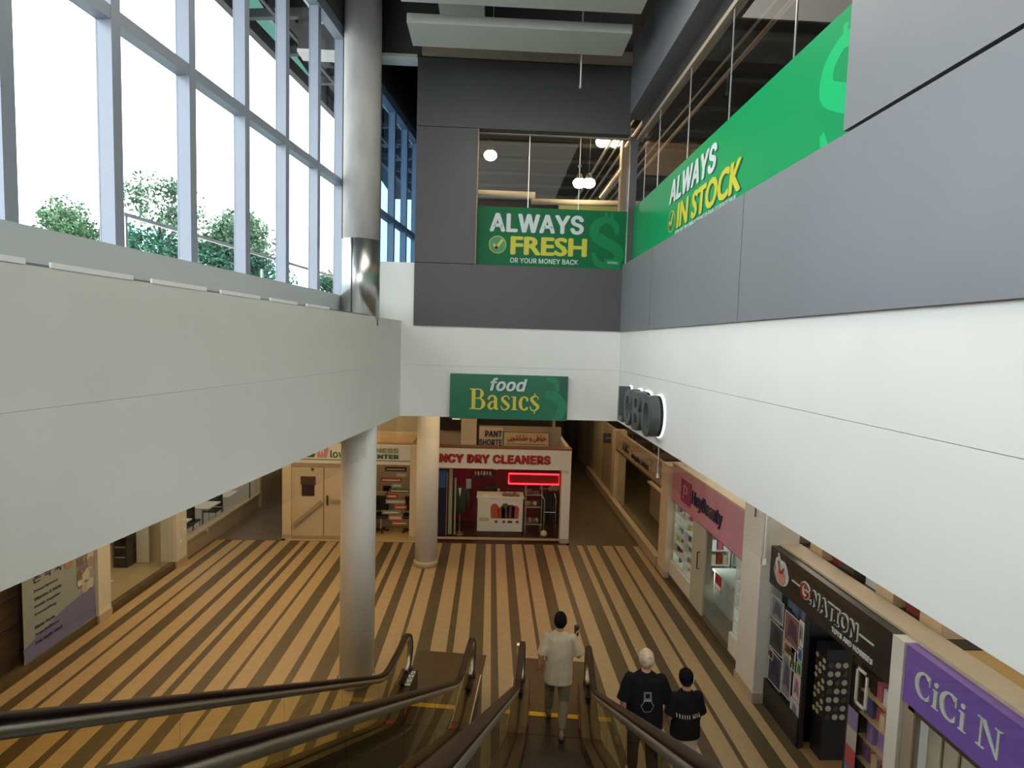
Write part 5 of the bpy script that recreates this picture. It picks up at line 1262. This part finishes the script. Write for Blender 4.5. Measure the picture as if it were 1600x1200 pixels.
def decal(target, items, name, mt, t, z=.004):
    """ribbons wrapped on the back of a garment: lists of x,z,w points in person space"""
    me = target.data; bv = BVHTree.FromPolygons([v.co.copy() for v in me.vertices], [tuple(p.vertices) for p in me.polygons])
    b = B()
    for pts in items:
        k = len(pts); V = []
        for i, p in enumerate(pts):
            a = pts[max(i-1, 0)]; c = pts[min(i+1, k-1)]; dx, dz = c[0]-a[0], c[1]-a[1]; l = math.hypot(dx, dz) or 1
            for s in (1, -1):
                x_, z_ = p[0]-s*dz/l*p[2]/2, p[1]+s*dx/l*p[2]/2
                h = bv.ray_cast(Vector((x_, -2, z_)), Vector((0, 1, 0)))
                y_ = h[0].y if h[0] else -.14
                V.append((x_, y_-z, z_))
        b.add(V, [(2*i, 2*i+1, 2*i+3, 2*i+2) for i in range(k-1)])
    return b.build(name, mt, t, local=True)
fabric = lambda n, c: mat(n, c, .95, spec=.12, var=.10, vscale=6, bump=.15, bscale=120)
E = Matrix.Rotation(R(-6.5), 4, 'Z')
# man stepping off the escalator
J1 = dict(pelvis=(0, 0, .93), chest=(0, .03, 1.30), neck=(0, .03, 1.50), head=(0, .05, 1.625),
          shl=(-.185, .03, 1.41), ell=(-.25, -.03, 1.13), wrl=(-.27, .04, .89), shr=(.185, .03, 1.41), elr=(.275, .02, 1.15), wrr=(.25, .24, 1.26), hdr=(-.15, .25, .95),
          hpl=(-.09, 0, .90), knl=(-.12, .24, .52), anl=(-.12, .30, .12), ftl=(-.1, 1, -.05), hpr=(.09, 0, .90), knr=(.09, .02, .48), anr=(.07, -.16, .10), ftr=(.05, 1, .0))
man = person(E @ Vector((.205, 7.66, .012)), R(-6.5), 'man in a loose pale t-shirt stepping off the escalator with a raised dark cup', 1.72, J1, 'skin',
             fabric('pale_grey_tee', (.50, .44, .33)), fabric('khaki_trousers', (.24, .225, .15)), mat('black_hair', (.006, .005, .006), .85, spec=.15), mat('grey_brown_shoes', (.14, .10, .09), .6), .76, 1.12)
cp = thing('cup', E @ Vector((.205+.245, 7.66+.285, 1.30)), 'dark tumbler held up in the raised right hand of the man in the pale t-shirt', 'cup', R(-6.5))
B().lathe([(.028, 0), (.030, .01), (.036, .12), (.036, .13)], 0, 0, 16).build('body', mat('dark_red_cup', (.06, .02, .015), .4), cp, True, local=True)
B().lathe([(.038, .13), (.038, .14), (.02, .15)], 0, 0, 16).build('lid', 'black', cp, True, local=True)
wb = find(man, 'body')
B().tube([(-.268, .035, .905), (-.268, .035, .893)], .031, 14).build('bracelet', 'black', man, True, local=True)
# fair-haired man in black
J2 = dict(pelvis=(0, 0, .93), chest=(0, .02, 1.30), neck=(0, .03, 1.50), head=(0, .05, 1.625),
          shl=(-.20, .02, 1.41), ell=(-.27, -.01, 1.12), wrl=(-.27, .08, .87), shr=(.20, .02, 1.41), elr=(.28, 0, 1.12), wrr=(.27, .06, .87),
          hpl=(-.09, 0, .90), knl=(-.10, .12, .50), anl=(-.10, .10, .11), ftl=(-.1, 1, -.05), hpr=(.09, 0, .90), knr=(.10, -.03, .49), anr=(.10, -.20, .11), ftr=(.05, 1, .0))
blond = person((2.02, 6.60, .003), R(-4), 'fair-haired person in a black t-shirt with a hexagon drawing on the back', 1.75, J2, mat('fair_skin', (.60, .34, .25), .5),
               fabric('black_tee', (.010, .010, .012)), fabric('black_trousers', (.02, .02, .022)), mat('blond_hair', (.52, .42, .30), .65, var=.25, vscale=25), mat('white_shoes', (.55, .53, .5), .6), .78, 1.12, wmul=1.12, headturn=R(6))
ts = find(blond, 't_shirt')
def poly(cx, cz, r, n, ph=0, w=.008, sx=1): return [(cx+sx*r*math.cos(R(ph+360*i/n)), cz+r*math.sin(R(ph+360*i/n)), w) for i in range(n+1)]
def dense(P, k=5): return [tuple(P[i][a]+(P[i+1][a]-P[i][a])*j/k for a in range(3)) for i in range(len(P)-1) for j in range(k)]+[P[-1]]
decal(ts, [dense(poly(.0, 1.275, .055, 4, 45, .007, 1.1)), dense(poly(.0, 1.275, .040, 4, 45, .005, 1.1)), dense(poly(.0, 1.15, .078, 6, 0, .007)), dense([(-.05, 1.225, .012), (.05, 1.225, .012)])], 'back_print', mat('grey_shirt_print', (.30, .30, .32), .6), blond)
# companion in a black cap
J3 = dict(pelvis=(0, 0, .93), chest=(0, .02, 1.28), neck=(0, .02, 1.49), head=(0, .05, 1.615),
          shl=(-.17, .02, 1.40), ell=(-.22, .0, 1.13), wrl=(-.17, .16, .95), shr=(.17, .02, 1.40), elr=(.24, .02, 1.14), wrr=(.16, .22, 1.02),
          hpl=(-.085, 0, .90), knl=(-.09, .03, .50), anl=(-.10, -.12, .11), ftl=(-.1, 1, -.05), hpr=(.085, 0, .90), knr=(.09, .10, .50), anr=(.10, .08, .11), ftr=(.05, 1, .0))
girl = person((2.50, 6.50, .003), R(4), 'person in a black cap, black t-shirt and white shorts beside the fair-haired one', 1.57, J3, 'skin',
              fabric('black_tee_printed', (.010, .010, .012)), fabric('white_shorts', (.62, .58, .52)), mat('dark_hair', (.008, .006, .007), .6), mat('pale_shoes', (.45, .43, .42), .6), .86, 1.15, shorts=True, wmul=.98, headturn=R(-12))
k3 = 1.57/1.75
RH = Matrix.Translation(tuple(a*k3 for a in J3['head'])) @ Matrix.Rotation(R(-12), 4, 'Z')
b = B(RH); Vc = []; n = 28
for i in range(9):
    th = math.pi/2*i/8*1.12
    Vc += [(math.sin(th)*.094*k3*math.cos(2*math.pi*j/n), math.sin(th)*.112*k3*math.sin(2*math.pi*j/n)-.008*k3, math.cos(th)*.118*k3+.035*k3) for j in range(n)]
b.add(Vc, [(i*n+j, (i+1)*n+j, (i+1)*n+(j+1) % n, i*n+(j+1) % n) for i in range(8) for j in range(n)])
cpo = b.build('cap', mat('black_cap_cloth', (.006, .006, .007), .9, spec=.1), girl, True, local=True)
sd = cpo.modifiers.new('s', 'SOLIDIFY'); sd.thickness = .004; sd.offset = 1
b = B(RH); b.prism([(-.075*k3, .09*k3), (.075*k3, .09*k3), (.06*k3, .16*k3), (0, .185*k3), (-.06*k3, .16*k3)], .028*k3, .036*k3); b.build('cap_peak', 'black', girl, local=True)
b = B(RH @ frame((.094*k3, -.045*k3, .03*k3), (.45, .9, 0), (.9, -.45, 0)))
stroke(b, [(.018*math.cos(a/12*6.2832), .028*math.sin(a/12*6.2832), .008) for a in range(13)], .004, 2); b.box(.025, -.006, 0, .05, .006, .004); b.build('cap_mark', 'paper', girl, local=True)
ts = find(girl, 't_shirt')
its = []
rnd = random.Random(5); xx = -.145
while xx < .15:
    h = .045; its.append(dense([(xx, 1.05, .009), (xx, 1.05+h, .009)], 2))
    if rnd.random() < .6: its.append(dense([(xx, 1.05+h*rnd.choice([0, .5, 1]), .008), (xx+.018, 1.05+h*rnd.choice([0, .5, 1]), .008)], 2))
    xx += .028 if abs(xx) > .03 else .05
decal(ts, its, 'back_print', mat('pale_shirt_print', (.55, .55, .55), .6), girl)
